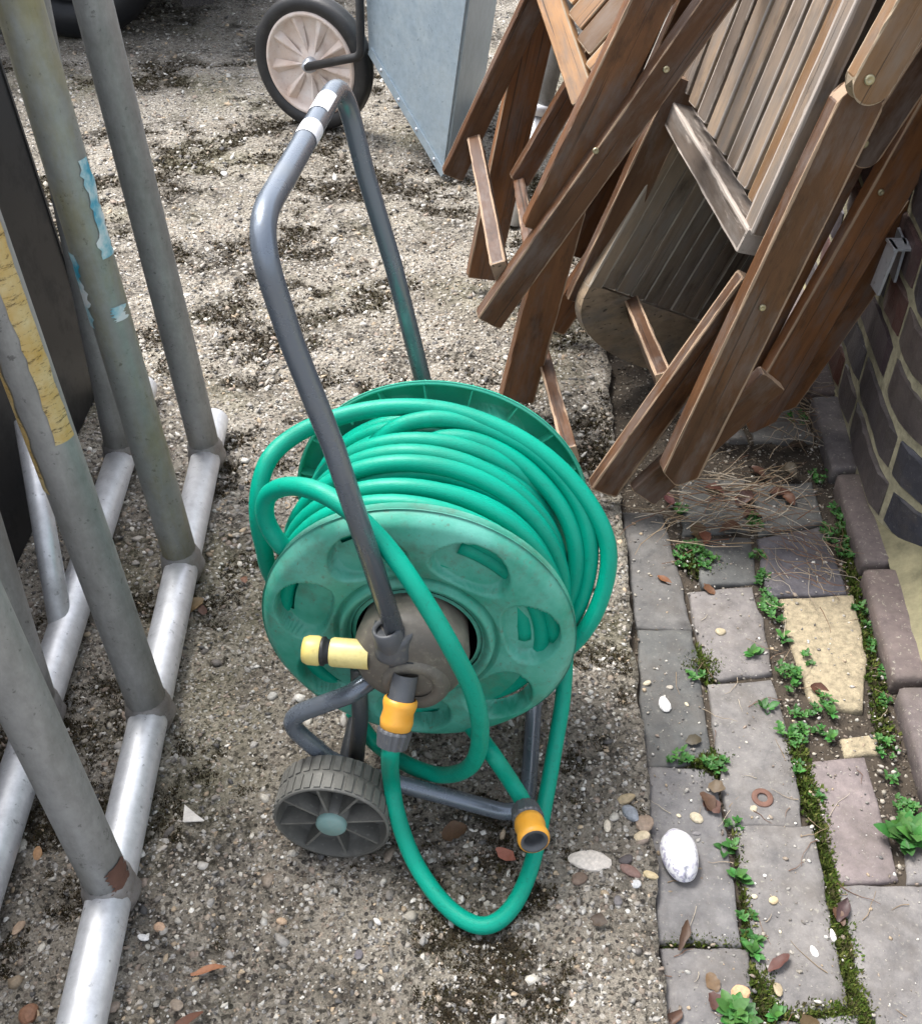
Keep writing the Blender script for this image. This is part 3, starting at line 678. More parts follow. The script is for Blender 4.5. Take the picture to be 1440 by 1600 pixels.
# signs: positive angle = one side; resolved so that + is image right
fcx = 1
patch(pd[(2, 0)], zat(2, 90, 685), zat(2, -5, 330), .12, 1.0, 'tape', 'tape', 1, .1)
patch(pd[(2, 0)], zat(2, 55, 775), zat(2, -5, 480), -1.65, -.98, 'tape', 'tape', 2, .18)
patch(pd[(3, 0)], zat(3, 160, 400), zat(3, 115, 250), .5, 1.25, 'paint', 'paint_patch', 3, .25)
patch(pd[(3, 0)], zat(3, 130, 515), zat(3, 95, 400), -1.5, -.85, 'paint', 'paint_patch', 4, .3)
patch(pd[(3, 0)], zat(3, 170, 497), zat(3, 165, 475), .15, .85, 'paint', 'paint_patch', 5, .2)
patch(pd[(1, 0)], .045, .085, .15, 1.25, 'rust', 'rust_stain', 9, .3)
# black panel standing behind the rack
pb_ = thing('black_board', 'flat black board standing on edge behind the tube rack', 'board', (-.68, 1.1, 0))
pc = Vector((-.684, .95, .502)); tl = R(2.5)
part('panel', box(pc, Vector((.016, 0, 0)), Vector((0, .66, 0)), Vector((-.03, 0, .498))), 'panel', root=pb_, smooth=False)
for yv in (.29, 1.61): part('edge_strip', box(Vector((pc.x, yv + (.003 if yv > 1 else -.003), .502)), Vector((.018, 0, 0)), Vector((0, .003, 0)), Vector((-.03, 0, .499))), 'black', root=pb_, smooth=False)
# ================================================================== GALVANISED TIP CART
tc = thing('garden_tip_cart', 'grey galvanised sheet cart tipped on its nose with a cream plastic wheel', 'cart', (-.1, 2.6, 0))
q0 = G(692, 276, .004); q1 = YY(578, 84, 2.74); q2 = q1 + Vector((.0, .02, .42)); q3 = YY(729, 0, 2.47); q3 = q0 + (q3 - q0) * 2.0
back = Vector((.1, .55, .0)); tck = .004
def sheet(ps, mat, name, th=.0025):
    ps = [Vector(p) for p in ps]; n = (ps[1] - ps[0]).cross(ps[2] - ps[0]).normalized() * th
    k = len(ps); V = [p + n for p in ps] + [p - n for p in ps]
    Fs = [tuple(range(k)), tuple(range(k, 2 * k))[::-1]] + [(i, i + k, (i + 1) % k + k, (i + 1) % k) for i in range(k)]
    return part(name, (V, Fs), mat, root=tc, smooth=False)
sheet([q0, q3, q2, q1], 'galv', 'front_panel')
sheet([q0 + Vector((.004, .004, 0)), q0 + back, q3 + back, q3 + Vector((.004, .004, 0))], 'galv', 'side_panel')
sheet([q1 + back * .02, q1 + back * .75, q2 + back * .75, q2 + back * .02], 'galv', 'side_panel')
sheet([q0 + Vector((-.003, .006, .004)), q1 + Vector((-.003, .006, .004)), q1 + back * .75, q0 + back], 'galv', 'base_panel')
en = (q1 - q0).normalized(); fn = (q3 - q0).cross(q1 - q0).normalized(); fn = fn if fn.y < 0 else -fn; inw = fn.cross(en).normalized(); inw = inw if inw.x > 0 else -inw
rimo = part('rim_strip', box((q0 + q1) / 2 + fn * .005 + inw * .012, (q1 - q0) / 2, inw * .011, fn * .0018), 'galv', root=tc, smooth=False)
for k in range(4): sub('rivet', lathe([(0, .005), (.002, .004), (.003, 0)], q0.lerp(q1, .12 + k * .24) + fn * .0068 + inw * .012, fn, 10), 'bracket', rimo)
wn = Vector((-.40, -.915, 0)).normalized(); wc = Vector((-.379, 2.86, .165)); wd = .05
ty = part('tyre', lathe([(-.02, .128), (-.026, .135), (-.027, .155), (-.02, .163), (-.008, .166), (0, .163), (.008, .166), (.02, .163), (.027, .155), (.026, .135), (.02, .128)], wc, wn, 64), 'black', root=tc)
wh = part('wheel', lathe([(.02, .129), (.026, .126), (.024, .118), (.006, .114), (.002, .05), (.012, .034), (.016, .0)], wc, wn, 64), 'rim', root=tc)
wu = wn.orthogonal().normalized(); wv = wn.cross(wu)
for k in range(9):
    th = 2 * math.pi * k / 9; e = wu * math.cos(th) + wv * math.sin(th); tt = -wu * math.sin(th) + wv * math.cos(th)
    a, b = wc + e * .02, wc + e * .116
    V = [a + wn * .012, a + wn * .018 + tt * .004, b + wn * .009 - tt * .004, b + wn * .007 + tt * .036, b + wn * .020 + tt * .016, b + wn * .0205 + tt * .010]
    sub('spoke', ([wc + e * .018 + wn * .013, b + wn * .004 - tt * .004, b + wn * .019 + tt * .012, b + wn * .0195 + tt * .017, b + wn * .004 + tt * .036], [(0, 1, 2), (0, 2, 3), (0, 3, 4)]), 'rim', wh, False)
part('axle_nut', lathe([(.01, .02), (.03, .018), (.034, .012), (.044, .011), (.047, .0)], wc, wn, 16), 'bracket', root=tc)
hubp = wc + wn * .038; kp = q1 + fn * .012
part('axle_rod', tube(fillet([hubp, kp + Vector((-.012, 0, -.004)), kp + Vector((.0, .01, .42))], .03, 6), .0105, 12), 'black', root=tc)
# ================================================================== FOLDED WOODEN FURNITURE
WN = Vector((.12, -1, 0)).normalized()           # across a chair, towards the camera
def beam(name, root, p0, p1, wid, thk, side, mat='wood', wear=.5, tip=0., rnd=0., seg=14, sub_of=None):
    """a bar p0>p1; 'side' is the direction of its thickness; width lies across both"""
    p0, p1 = Vector(p0), Vector(p1); ax = (p1 - p0).normalized(); L = (p1 - p0).length
    sdv = (Vector(side) - ax * Vector(side).dot(ax)).normalized(); wv_ = sdv.cross(ax)
    h, t, c, e = wid / 2, thk / 2, .0014, .0045
    prof = []; ed = []; wr = [random.uniform(.35, 1.15) for _ in range(4)]
    for ci, (sx, sy) in enumerate(((1, 1), (-1, 1), (-1, -1), (1, -1))):
        c1 = [(sx * (h - c), sy * t), (sx * h, sy * (t - c))]; i1 = [(sx * (h - c - e), sy * t), (sx * h, sy * max(0.0005, t - c - e))]
        seq = [i1[1], c1[1], c1[0], i1[0]] if sx * sy > 0 else [i1[0], c1[0], c1[1], i1[1]]
        prof += seq; ed += [0, wr[ci], wr[ci], 0]
        if sx * sy > 0:
            hh_ = h - c - e; prof += [(sx * hh_ * (1 - 2 * q_ / 7), sy * t) for q_ in range(1, 7)]; ed += [0] * 6
    n = len(prof); V = []; Fs = []; E_ = []
    xs_ = [0, .004] + [L * i / seg for i in range(1, seg)] + [L - .004, L]
    for i, x in enumerate(xs_):
        endf = i in (0, len(xs_) - 1); s = 1 - (.06 if endf else 0)
        for (a, b), q in zip(prof, ed):
            xx = x
            if tip and i < 2: xx += tip * abs(a) / h if tip > 0 else 0
            if rnd > 0 and i >= len(xs_) - 2: xx -= rnd * h * (1 - math.sqrt(max(0, 1 - (a / h * .98) ** 2)))
            if rnd < 0 and i < 2: xx -= rnd * h * (1 - math.sqrt(max(0, 1 - (a / h * .98) ** 2))) - .9 * h * -rnd * -1 * 0 + h * .9
            j = random.uniform(-.0006, .0006) if q else 0
            V.append(Vector((xx, a * s + j, b * s + j))); E_.append(.9 if endf else q)
    m = len(xs_)
    for i in range(m - 1):
        for k in range(n): k2 = (k + 1) % n; Fs.append((i * n + k, i * n + k2, (i + 1) * n + k2, (i + 1) * n + k))
    Fs.append(tuple(range(n))[::-1]); Fs.append(tuple((m - 1) * n + k for k in range(n)))
    me = mesh(name, V, Fs); at = me.attributes.new('edge', 'FLOAT', 'POINT'); at.data.foreach_set('value', E_)
    o = link(name, me, mat, None, False, wear=wear)
    M4 = Matrix((ax, wv_, sdv)).transposed().to_4x4(); M4.translation = p0; o.matrix_basis = M4
    keep(o, root); return o
def PB(px, py, z=.02): return G(px, py, z)
def bar(name, root, b, t, wid, thk, ext=1., z=.02, mat='wood', wear=.5, dy=0, **k):
    p0 = PB(b[0], b[1], z) if len(b) == 2 else Vector(b); p1 = PL(t[0], t[1], p0, WN); p1 = p0 + (p1 - p0) * ext
    o = beam(name, root, p0, p1, wid, thk, WN, mat, wear, **k); return p0, p1
def bolt(root, p, n, r=.006): part('bolt', lathe([(0, r), (.0025, r), (.0035, r * .8), (.002, r * .35), (.002, 0)], p, n, 16), 'bolt', root=root)
GRP = 'folded wooden chairs stacked against the wall'
# chair with worn pale edges nearest the path
chA = thing('folding_chair', 'folded teak chair with grey slatted back and worn pale edges leaning over the path', 'chair', G(1030, 770), GRP)
a5, t5 = bar('leg', chA, (940, 764), (1116, 520), .046, .024, 1.3, .03, wear=.8)
a4, t4 = bar('leg', chA, (862, 512), (1052, 232), .05, .024, 1.25, .03, wear=.6)
a6, t6 = bar('leg', chA, tuple(YY(1052, 752, a5.y - .045)), (1352, 128), .058, .026, 1.0, .03, wear=.62, tip=.02, rnd=1.)
beam('rung', chA, PL(968, 432, a4, WN) + WN * .012, PL(1042, 606, a5, WN) - WN * .012, .034, .024, Vector((1, 0, .3)), 'wood', .62)
z9 = G(1002, 772, .03); beam('leg', chA, z9, z9 + (PL(1150, 640, z9, WN) - z9) * 1.35, .05, .02, WN, 'wood', .3)
kn = PL(1172, 372, a6 - WN * .05, WN); kf = YY(1040, 148, kn.y + .40)
Ld = (PL(1345, 0, kn, WN) - PL(1186, 350, kn, WN)).normalized(); Wd = (kf - kn)
pn = Wd.cross(Ld).normalized(); pn = pn if pn.y < 0 else -pn
beam('rail', chA, kn - Wd.normalized() * .012, kf, .036, .034, pn, 'greywood', .95)
NS = 9
for i in range(NS):
    c = kn + Wd * ((i + .55) / NS) + Ld * .035
    beam('slat', chA, c, c + Ld * random.uniform(.54, .56), .034, .012, pn, 'greywood' if i else 'tan', .3 + .1 * (i % 3), seg=8)
beam('back_stile', chA, kn - Wd.normalized() * .002 + Ld * .01, kn + Ld * .6 - Wd.normalized() * .002, .03, .024, pn, 'greywood', .95)
a1_ = PL(1357, 128, t6 + WN * .028, WN)
_, _ = bar('armrest', chA, tuple(a1_), (1440, -20), .05, .024, 1.6, mat='tan', wear=.65, rnd=-1.)
bolt(chA, PL(1357, 124, a1_ + WN * .012, WN), WN)
# second near chair
chB = thing('folding_chair', 'brown folded teak chair with plain legs standing closest to the brick wall', 'chair', G(1170, 690), GRP)
b7, t7 = bar('leg', chB, (1168, 672), (1432, 215), .062, .024, 1.25, .03, wear=.36, tip=.03)
b8, t8 = bar('leg', chB, tuple(b7 - WN * .03 + Vector((.05, 0, .02))), (1455, 285), .05, .024, 1.25, wear=.34, tip=.02)
bolt(chB, PL(1320, 445, b8 + WN * .0135, WN), WN)
a2_ = PL(1349, 235, b7 + WN * .04, WN)
bar('armrest', chB, tuple(a2_), (1440, 95), .044, .024, 1.5, wear=.6, rnd=-1.)
bolt(chB, PL(1349, 224, a2_ + WN * .012, WN), WN)
far7 = b7 - WN * .42; beam('leg', chB, far7, far7 + (t7 - b7), .06, .024, WN, 'wood', .4)
beam('rung', chB, b7 + (t7 - b7) * .2 - WN * .012, far7 + (t7 - b7) * .2 + WN * .012, .03, .022, Vector((1, 0, .3)), 'wood', .4)
bar('leg', chB, (1118, 655), (1335, 215), .055, .024, 1.3, .03, wear=.3)
# chair standing nearest the galvanised cart
chC = thing('folding_chair', 'dark brown folded teak chair with crossed legs standing next to the galvanised cart', 'chair', G(760, 500), GRP)
vf = G(752, 432, .03); vd = PL(846, 0, vf, WN) - vf; vn = vf + WN * .44
beam('leg', chC, vf, vf + vd * 1.7, .062, .026, WN, 'wood', .3)
beam('leg', chC, vn, vn + vd * .66, .058, .026, WN, 'wood', .3)
b1_ = YY(762, 500, vn.y - .062); c1_, d1_ = bar('leg', chC, tuple(b1_), (1116, 0), .042, .026, 1.4, wear=.45)
b3_ = YY(706, 274, vf.y - .045); c3_, d3_ = bar('leg', chC, tuple(b3_), (835, 0), .04, .024, 1.7, wear=.5)
beam('rung', chC, PL(742, 222, c3_, WN) + WN * .012, PL(784, 432, c1_, WN) - WN * .013, .036, .024, Vector((1, 0, .3)), 'wood', .62)
p = YY(842, 358, vn.y - .031); bar('seat_rail', chC, tuple(p), (1014, 0), .056, .024, 1.3, wear=.45)
for a_, b_, yv, ww in [((905, 400), (1060, 60), .3, .06), ((940, 420), (1100, 60), .33, .06), ((985, 400), (1140, 60), .36, .06), ((880, 330), (1010, 20), .28, .06), ((905, 470), (1035, 200), .09, .05), ((960, 420), (1075, 150), .16, .06), ((930, 440), (1050, 175), .2, .07)]:
    p = YY(*a_, vn.y + yv); bar('seat_slat', chC, tuple(p), b_, ww, .02, 1.25, wear=.2)
# third chair, seat panel with slots
chD = thing('folding_chair', 'folded teak chair with a tan slotted seat panel wedged between two darker chairs', 'chair', G(812, 290), GRP)
p8 = YY(810, 282, 1.86); bar('leg', chD, tuple(p8), (900, 128), .036, .022, 2.2, wear=.55)
beam('rung', chD, PL(812, 288, p8, WN), YY(830, 392, 1.56), .03, .02, Vector((1, 0, .3)), 'wood', .55)
beam('rung', chD, YY(846, 545, 1.6), YY(892, 712, 1.24), .03, .022, Vector((1, 0, .3)), 'wood', .55)
e0_ = YY(868, 20, 1.80); e1_ = YY(912, 150, 1.68)
Ed = (YY(985, -120, 1.80) - e0_).normalized(); ew = (e1_ - e0_); epn = ew.cross(Ed).normalized(); epn = epn if epn.y < 0 else -epn
beam('seat_rail', chD, e0_ - ew * .5, e1_ + ew * .05, .04, .02, epn, 'tan', .5)
for i in range(5):
    c = e0_ - ew * .45 + ew * (1.5 * (i + .5) / 5) + Ed * .028
    beam('slat', chD, c, c + Ed * .4, ew.length * 1.5 / 5 - .006, .014, epn, 'tan', .4, seg=6)
for rt_, px_, pl_ in ((chC, (1040, 108), c1_), (chC, (930, 235), c1_), (chA, (1030, 262), a4), (chA, (1190, 480), a6), (chB, (1375, 300), b7)): bolt(rt_, PL(*px_, pl_ + WN * .0135, WN), WN, .0045)
# round-ended slatted tabletop
tb = thing('round_end_tabletop', 'weathered grey slatted tabletop with a rounded end leaning among the chairs', 'tabletop', G(1000, 575))
tp0 = G(1003, 566, .025); tup = (YY(1250, 160, 1.72) - tp0); tup.normalize()
tw = Vector((1, .42, -.45)); tw = (tw - tup * tw.dot(tup)).normalized(); tn = tw.cross(tup).normalized(); tn = tn if tn.y < 0 else -tn
def tpt(u, v, d=0): return tp0 + tw * u + tup * v + tn * d
HWD = .2
def endrail():
    V = []; Fs = []; n = 28; out = []; inn = []
    for i in range(n + 1):
        a = math.pi * i / n; u = -HWD * math.cos(a); s_ = math.sin(a)
        out.append((u * 1.0, .1 - .105 * (s_ ** .75))); inn.append((u * .93, .105 - .0 * s_))
    for d in (.011, -.011):
        V += [tpt(u, v, d) for u, v in out] + [tpt(u, v, d) for u, v in inn]
    k = n + 1
    for i in range(n):
        Fs += [(i, i + 1, k + i + 1, k + i), (2 * k + i, 3 * k + i, 3 * k + i + 1, 2 * k + i + 1), (i, 2 * k + i, 2 * k + i + 1, i + 1), (k + i, k + i + 1, 3 * k + i + 1, 3 * k + i)]
    return V, Fs
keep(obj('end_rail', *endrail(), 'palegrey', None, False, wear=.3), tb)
for i in range(11):
    u = -HWD + .04 + (2 * HWD - .08) * i / 10
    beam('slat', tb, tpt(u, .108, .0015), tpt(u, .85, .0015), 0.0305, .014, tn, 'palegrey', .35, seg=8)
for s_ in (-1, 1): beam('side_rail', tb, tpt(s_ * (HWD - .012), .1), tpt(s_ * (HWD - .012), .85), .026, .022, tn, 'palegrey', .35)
# grey pipe behind the chairs
gp = thing('metal_pipe', 'grey metal pipe with a coupling leaning behind the wooden legs', 'pipe', G(835, 215))
g0 = YY(834, 215, 2.3); g1 = YY(880, 40, 2.36); gd = (g1 - g0).normalized(); g0 = g0 - gd * (g0.z / gd.z) * .98
part('pipe', tube([g0, YY(842, 172, 2.315)], .018, 16), 'rail', root=gp)
gj = YY(842, 172, 2.315)
part('sleeve', tube([gj - gd * .01, gj + gd * .7], .024, 16), 'post', root=gp)
part('coupling', lathe([(-.012, .02), (-.01, .026), (.004, .028), (.012, .0265), (.012, .024)], gj, gd, 20), 'rail', root=gp)
# bracket on the wall
br = thing('wall_bracket', 'small bent galvanised bracket fixed to the dark brick wall', 'bracket', (.62, 1.4, .35))
bc = Vector((.632, 1.385, .345))
part('back_plate', box(bc + Vector((-.006, .03, .0)), Vector((.002, 0, 0)), Vector((.003, .026, 0)), Vector((0, 0, .03))), 'bracket', root=br, smooth=False)
part('arm', box(bc + Vector((-.017, .006, .028)), Vector((.014, 0, 0)), Vector((0, .017, 0)), Vector((0, 0, .002))), 'bracket', root=br, smooth=False)
part('drop', box(bc + Vector((-.0305, .004, -.006)), Vector((.002, 0, 0)), Vector((0, .0165, 0)), Vector((.004, 0, .036))), 'bracket', root=br, smooth=False)
# ================================================================== SMALL THINGS
def leafmesh(L, W, curl, fold, n=5):
    V = []; Fs = []
    for i in range(n + 1):
        t = i / n; x = L * t; wv2 = W * math.sin(math.pi * min(1, t * .92 + .06)) ** .8; z = curl * L * math.sin(t * 2.6) * .35
        V += [Vector((x, -wv2, z + fold * wv2)), Vector((x, 0, z)), Vector((x, wv2, z + fold * wv2))]
    for i in range(n):
        for k in range(2): Fs.append((i * 3 + k, i * 3 + 3 + k, i * 3 + 4 + k, i * 3 + 1 + k))
    return V, Fs
def colset(me, cols):
    a = me.color_attributes.new('Col', 'FLOAT_COLOR', 'POINT'); a.data.foreach_set('color', np.array([(*c, 1) for c in cols], np.float32).ravel())
def weedmesh(seed, n, L, spread, hgt):
    rs = random.Random(seed); V = []; Fs = []; cs = []
    for s in range(n):
        az = rs.uniform(0, 6.28); d = spread * math.sqrt(rs.random()); cx, cy = d * math.cos(az), d * math.sin(az)
        hh = hgt * rs.uniform(.25, 1); k = rs.randint(4, 7); th0 = rs.uniform(0, 6.28)
        tint = rs.uniform(.7, 1.35)
        for q in range(k):
            l = L * rs.uniform(.55, 1.1); v, f = leafmesh(l, l * .27, rs.uniform(-.2, .5), rs.uniform(.15, .5))
            th = th0 + q * 2.4; el = rs.uniform(.1, .85)
            m = Matrix.Translation((cx, cy, hh)) @ Matrix.Rotation(th, 4, 'Z') @ Matrix.Rotation(-el, 4, 'Y')
            o = len(V); V += [m @ p for p in v]; Fs += [tuple(i + o for i in g) for g in f]
            c = (.035 * tint * rs.uniform(.8, 1.3), .115 * tint * rs.uniform(.85, 1.15), .022 * tint); cs += [c] * len(v)
        o = len(V); v, f = tube([Vector((cx * .3, cy * .3, -.004)), Vector((cx, cy, hh))], .0007, 4)
        V += v; Fs += [tuple(i + o for i in g) for g in f]; cs += [(.07, .13, .03)] * len(v)
    me = mesh('weed', V, Fs); colset(me, cs); me.materials.append(MAT['leafc']); me.shade_smooth(); return me
WM = {'s': [weedmesh(i, 5, .009, .011, .012) for i in range(4)], 'm': [weedmesh(10 + i, 12, .009, .02, .014) for i in range(4)], 'l': [weedmesh(20 + i, 30, .008, .032, .016) for i in range(2)], 'r': [weedmesh(30 + i, 2, .018, .008, .010) for i in range(3)], 'x': [weedmesh(41, 6, .03, .022, .02)]}
WEEDS = [(1058, 800, 'm'), (1079, 878, 'l'), (1107, 884, 'm'), (1090, 862, 'm'), (1183, 824, 'm'), (1180, 875, 's'), (1188, 902, 's'), (1204, 944, 'm'), (1196, 930, 's'), (1223, 1000, 'r'), (1176, 1029, 'r'), (1256, 1036, 's'), (1225, 1058, 'm'), (1238, 1066, 'r'), (1195, 1109, 'r'), (1284, 1100, 'm'), (1296, 1118, 'r'), (1225, 1147, 's'), (1277, 1144, 's'), (1298, 1158, 'r'), (1249, 1163, 's'), (1085, 1060, 's'), (1313, 805, 'm'), (1308, 840, 'l'), (1312, 870, 'm'), (1278, 752, 'm'), (1245, 660, 'm'), (1348, 960, 'm'), (1356, 985, 's'), (1362, 1012, 'm'), (1381, 1173, 'm'), (1061, 1192, 'm'), (1117, 1195, 'm'), (1136, 1330, 'r'), (1152, 1379, 'r'), (1166, 1441, 's'), (1171, 1470, 's'), (1174, 1490, 'r'), (1145, 1290, 's'), (1416, 1318, 'x'), (1408, 1268, 'm'), (1418, 1285, 'm'), (1148, 1592, 'x'), (1211, 1592, 'r')]
for _ in range(26):
    a_, b_ = random.choice([((1236, 1165), (1282, 1300)), ((1175, 870), (1215, 1000)), ((1210, 1000), (1260, 1170)), ((1312, 790), (1335, 930)), ((1348, 940), (1375, 1100)), ((1300, 1060), (1240, 1150)), ((1062, 850), (1100, 890)), ((1390, 1190), (1420, 1300))]); t_ = random.random()
    WEEDS.append((a_[0] + (b_[0] - a_[0]) * t_ + random.gauss(0, 5), a_[1] + (b_[1] - a_[1]) * t_ + random.gauss(0, 5), 's'))
LAB = {'s': 'tiny sprig of green weed growing in a joint between pavers', 'm': 'small leafy clump of green weed in the brick path', 'l': 'dense low mat of tiny-leaved green weed on the path', 'r': 'single bright green seedling rosette between pavers', 'x': 'broad-leaved green weed at the edge of the brick path'}
for i, (x, y, k) in enumerate(WEEDS):
    me = WM[k][i % len(WM[k])]; o = link('weed', me, None, None, label=LAB[k], category='weed', group={'s': 'tiny weed sprigs', 'm': 'leafy weed clumps', 'l': 'weed mats', 'r': 'seedling rosettes', 'x': 'broad-leaved weeds'}[k])
    o.location = G(x, y, -.018); o.rotation_euler.z = random.uniform(0, 6.28); o.scale = (random.uniform(.7, .95),) * 3
# moss in the joints
pts = []
def mline(a, b, wdt, n, h=.004):
    a, b = G(*a, -.02), G(*b, -.02)
    for _ in range(n):
        t = random.random(); p = a.lerp(b, t); pts.append((p.x + random.gauss(0, wdt), p.y + random.gauss(0, wdt), -.02 + random.uniform(0, .006)))
for a, b, w_, n in [((1236, 1165), (1282, 1300), .006, 1300), ((1282, 1300), (1300, 1400), .004, 700), ((1300, 1400), (1340, 1600), .006, 1500), ((1150, 1300), (1172, 1500), .003, 300), ((1035, 1474), (1165, 1478), .003, 400), ((1185, 1520), (1200, 1600), .007, 500), ((1110, 1200), (1118, 1200), .008, 700), ((1093, 1040), (1100, 1052), .011, 1100), ((1230, 1590), (1350, 1580), .006, 600), ((1110, 1190), (1080, 1196), .004, 150), ((1312, 800), (1340, 960), .005, 500), ((1345, 960), (1385, 1180), .006, 500), ((1090, 880), (1100, 890), .014, 500)]: mline(a, b, w_, n)
pts = np.array(pts)
V, Fc, C_ = tufts(pts, np.full(len(pts), .0055) * rng.uniform(.5, 1.2, len(pts)), [(.05, .085, .012), (.075, .10, .018), (.04, .06, .012), (.10, .11, .03), (.05, .045, .02)], 6)
link('moss', fast_mesh('moss', V, Fc, C_), 'moss', None, kind='stuff', label='green and olive moss filling the joints of the brick path', category='moss')
# grit on the path
n = 1900; Y = rng.uniform(.4, 1.5, n); X = xedge(Y) + .005 + rng.random(n) * .34; sz = .0007 * (5 ** (rng.random(n) ** 2.5))
V, Fc, C_ = stones(np.stack([X, Y, np.full(n, ZP + .0008)], -1), sz, .6, PAL)
link('grit', fast_mesh('grit', V, Fc, C_), 'pebble', path, kind='stuff')
n = 16000; Y = rng.uniform(.4, 1.75, n); X = xedge(Y) + .003 + rng.random(n) * .35; sz = .0008 * (5 ** (rng.random(n) ** 2))
zz_ = -.0185 + (fbm(X, Y, 30, 4, 8) - .5) * .012
V, Fc, C_ = stones(np.stack([X, Y, np.minimum(zz_, -.0145)], -1), sz, .6, [(.05, .038, .026), (.07, .055, .038), (.035, .028, .02), (.11, .09, .065), (.16, .13, .1), (.3, .27, .22)])
link('soil_crumbs', fast_mesh('soil_crumbs', V, Fc, C_), 'pebble', path, kind='stuff')
# dry grass and twigs
tw_ = []; cs = []
def twig(p, az, L, r, bend):
    P = []; a = az; q = Vector(p)
    for i in range(6):
        P.append(q.copy()); q = q + Vector((math.cos(a), math.sin(a), random.uniform(-.12, .14))) * L / 5; a += random.gauss(0, bend); q.z = max(ZP + .001, q.z)
    tw_.append(tube(P, [r * (1 - .12 * i) for i in range(6)], 4)); c = random.choice([(.3, .24, .17), (.22, .16, .1), (.16, .1, .065), (.36, .31, .24), (.13, .07, .045)]); cs.extend([c] * 24)
for _ in range(125):
    x, y = random.gauss(1140, 60), random.gauss(790, 32)
    if y > 860 or x < 1000 or x > 1270: continue
    g = G(x, y, ZP + random.uniform(.002, .03)); twig(g, random.uniform(-.6, .9) + (math.pi if random.random() < .5 else 0), random.uniform(.04, .13), random.uniform(.0005, .0011), .25)
for _ in range(55): g = G(random.gauss(1275, 28), random.gauss(880, 30), ZP + random.uniform(.004, .03)); twig(g, random.uniform(-1.8, -.2) + (math.pi if random.random() < .5 else 0), random.uniform(.03, .08), .0006, .35)
for _ in range(90): g = G(random.uniform(1220, 1270), random.uniform(570, 690), ZP + random.uniform(.004, .04)); twig(g, random.uniform(0, 6.28), random.uniform(.04, .1), .0007, .3)
for _ in range(60): g = G(random.uniform(1040, 1420), random.uniform(960, 1600), ZP + .002); twig(g, random.uniform(0, 6.28), random.uniform(.01, .05), .0005, .25)
V, Fs = merge(tw_); me = mesh('dry_grass', V, Fs); colset(me, cs)
link('dry_grass', me, 'straw', None, kind='stuff', label='tangle of dry grass stems and twigs on the path below the chairs', category='dry grass')
# fallen leaves
def deadleaf(L, W, pal):
    v, f = leafmesh(L, W, random.uniform(-.4, .8), random.uniform(.1, .9), 7)
    v = [p + Vector((0, random.gauss(0, W * .1), random.gauss(0, W * .08))) for p in v]; me = mesh('fallen_leaf', v, f); c = random.choice(pal); colset(me, [tuple(x * random.uniform(.75, 1.25) for x in c)] * len(v)); return me
BR = [(.10, .045, .024), (.08, .038, .022), (.13, .062, .034), (.06, .034, .023)]
LV = [(1265, 1072, .028, .009), (1106, 1228, .02, .008), (1100, 1248, .024, .01), (1112, 1268, .026, .009), (1308, 1440, .032, .007), (1318, 1446, .024, .005), (1100, 912, .022, .008), (1026, 900, .026, .006), (1150, 790, .035, .01), (1125, 830, .032, .011), (1085, 815, .035, .012), (1170, 775, .03, .012), (1200, 770, .034, .012), (1215, 735, .036, .013), (1130, 770, .03, .011), (1100, 850, .028, .01), (1190, 745, .034, .012), (1050, 790, .04, .009), (1240, 790, .026, .008), (1105, 1520, .02, .007), (1110, 1550, .022, .008), (1270, 1590, .026, .01), (1200, 1518, .03, .006), (1095, 1155, .02, .007), (1065, 1580, .03, .006), (1060, 1485, .034, .005), (1230, 700, .034, .012), (1160, 805, .03, .01)]
for x, y, l, w_ in LV:
    o = link('fallen_leaf', deadleaf(l, w_, BR), 'leafc', None, True, label='dry brown fallen leaf lying on the brick path', category='leaf', group='fallen leaves on the brick path'); o.location = G(x, y, ZP + .004); o.rotation_euler = (random.uniform(-.3, .3), random.uniform(-.2, .2), random.uniform(0, 6.28))
for x, y, l, w_ in [(318, 935, .04, .013), (322, 965, .025, .006), (300, 1530, .035, .004), (690, 1310, .03, .011), (775, 1325, .026, .007), (922, 1440, .018, .007), (320, 1588, .04, .004), (75, 1000, .03, .01), (385, 915, .016, .005)]:
    g = G(x, y); o = link('fallen_leaf', deadleaf(l, w_, BR + [(.26, .13, .07)]), 'leafc', None, True, label='dry reddish-brown leaf scrap lying on the rough concrete', category='leaf', group='leaf scraps on the concrete'); o.location = (g.x, g.y, float(hslab(g.x, g.y)) + .008); o.rotation_euler = (random.uniform(-.3, .3), random.uniform(-.2, .2), random.uniform(0, 6.28))
# loose stones
def colname(c):
    l = sum(c) / 3; sat = (max(c) - min(c)) / max(c)
    if l > .5 and sat < .35: return 'white' if sat < .15 else 'cream'
    if sat < .25: return 'grey' if l > .18 else 'dark grey'
    if l < .2: return 'dark brown'
    return 'tan' if sat > .5 else 'cream' if l > .38 else 'light brown'
def stone(x, y, s, col, lab, grp=None, z=ZP, asp=1.3, fl=.55, name='pebble'):
    P0 = np.zeros((1, 3)); V, Fc, C_ = stones(P0, np.array([s]), fl, [col], .3, .25); me = fast_mesh('pebble', V, Fc, C_); me.materials.append(MAT['pebble']); me.shade_smooth()
    o = link(name, me, None, None, label=lab, category='stone'); g = G(x, y, z); zz = z if z < 0 else float(hslab(g.x, g.y))
    o.location = (g.x, g.y, zz + s * fl * .35); o.rotation_euler.z = random.uniform(0, 6); m = o.modifiers.new('s', 'SUBSURF'); m.levels = m.render_levels = 1; me.shade_flat()
    o.scale = (asp, 1.15, 1.1)
    if grp:
        cn = colname(col); o['label'] = lab.replace('COL', cn); o['group'] = cn + ' ' + grp
    return o
T_ = (.42, .33, .2); Wt = (.62, .6, .57); Cr = (.52, .45, .32)
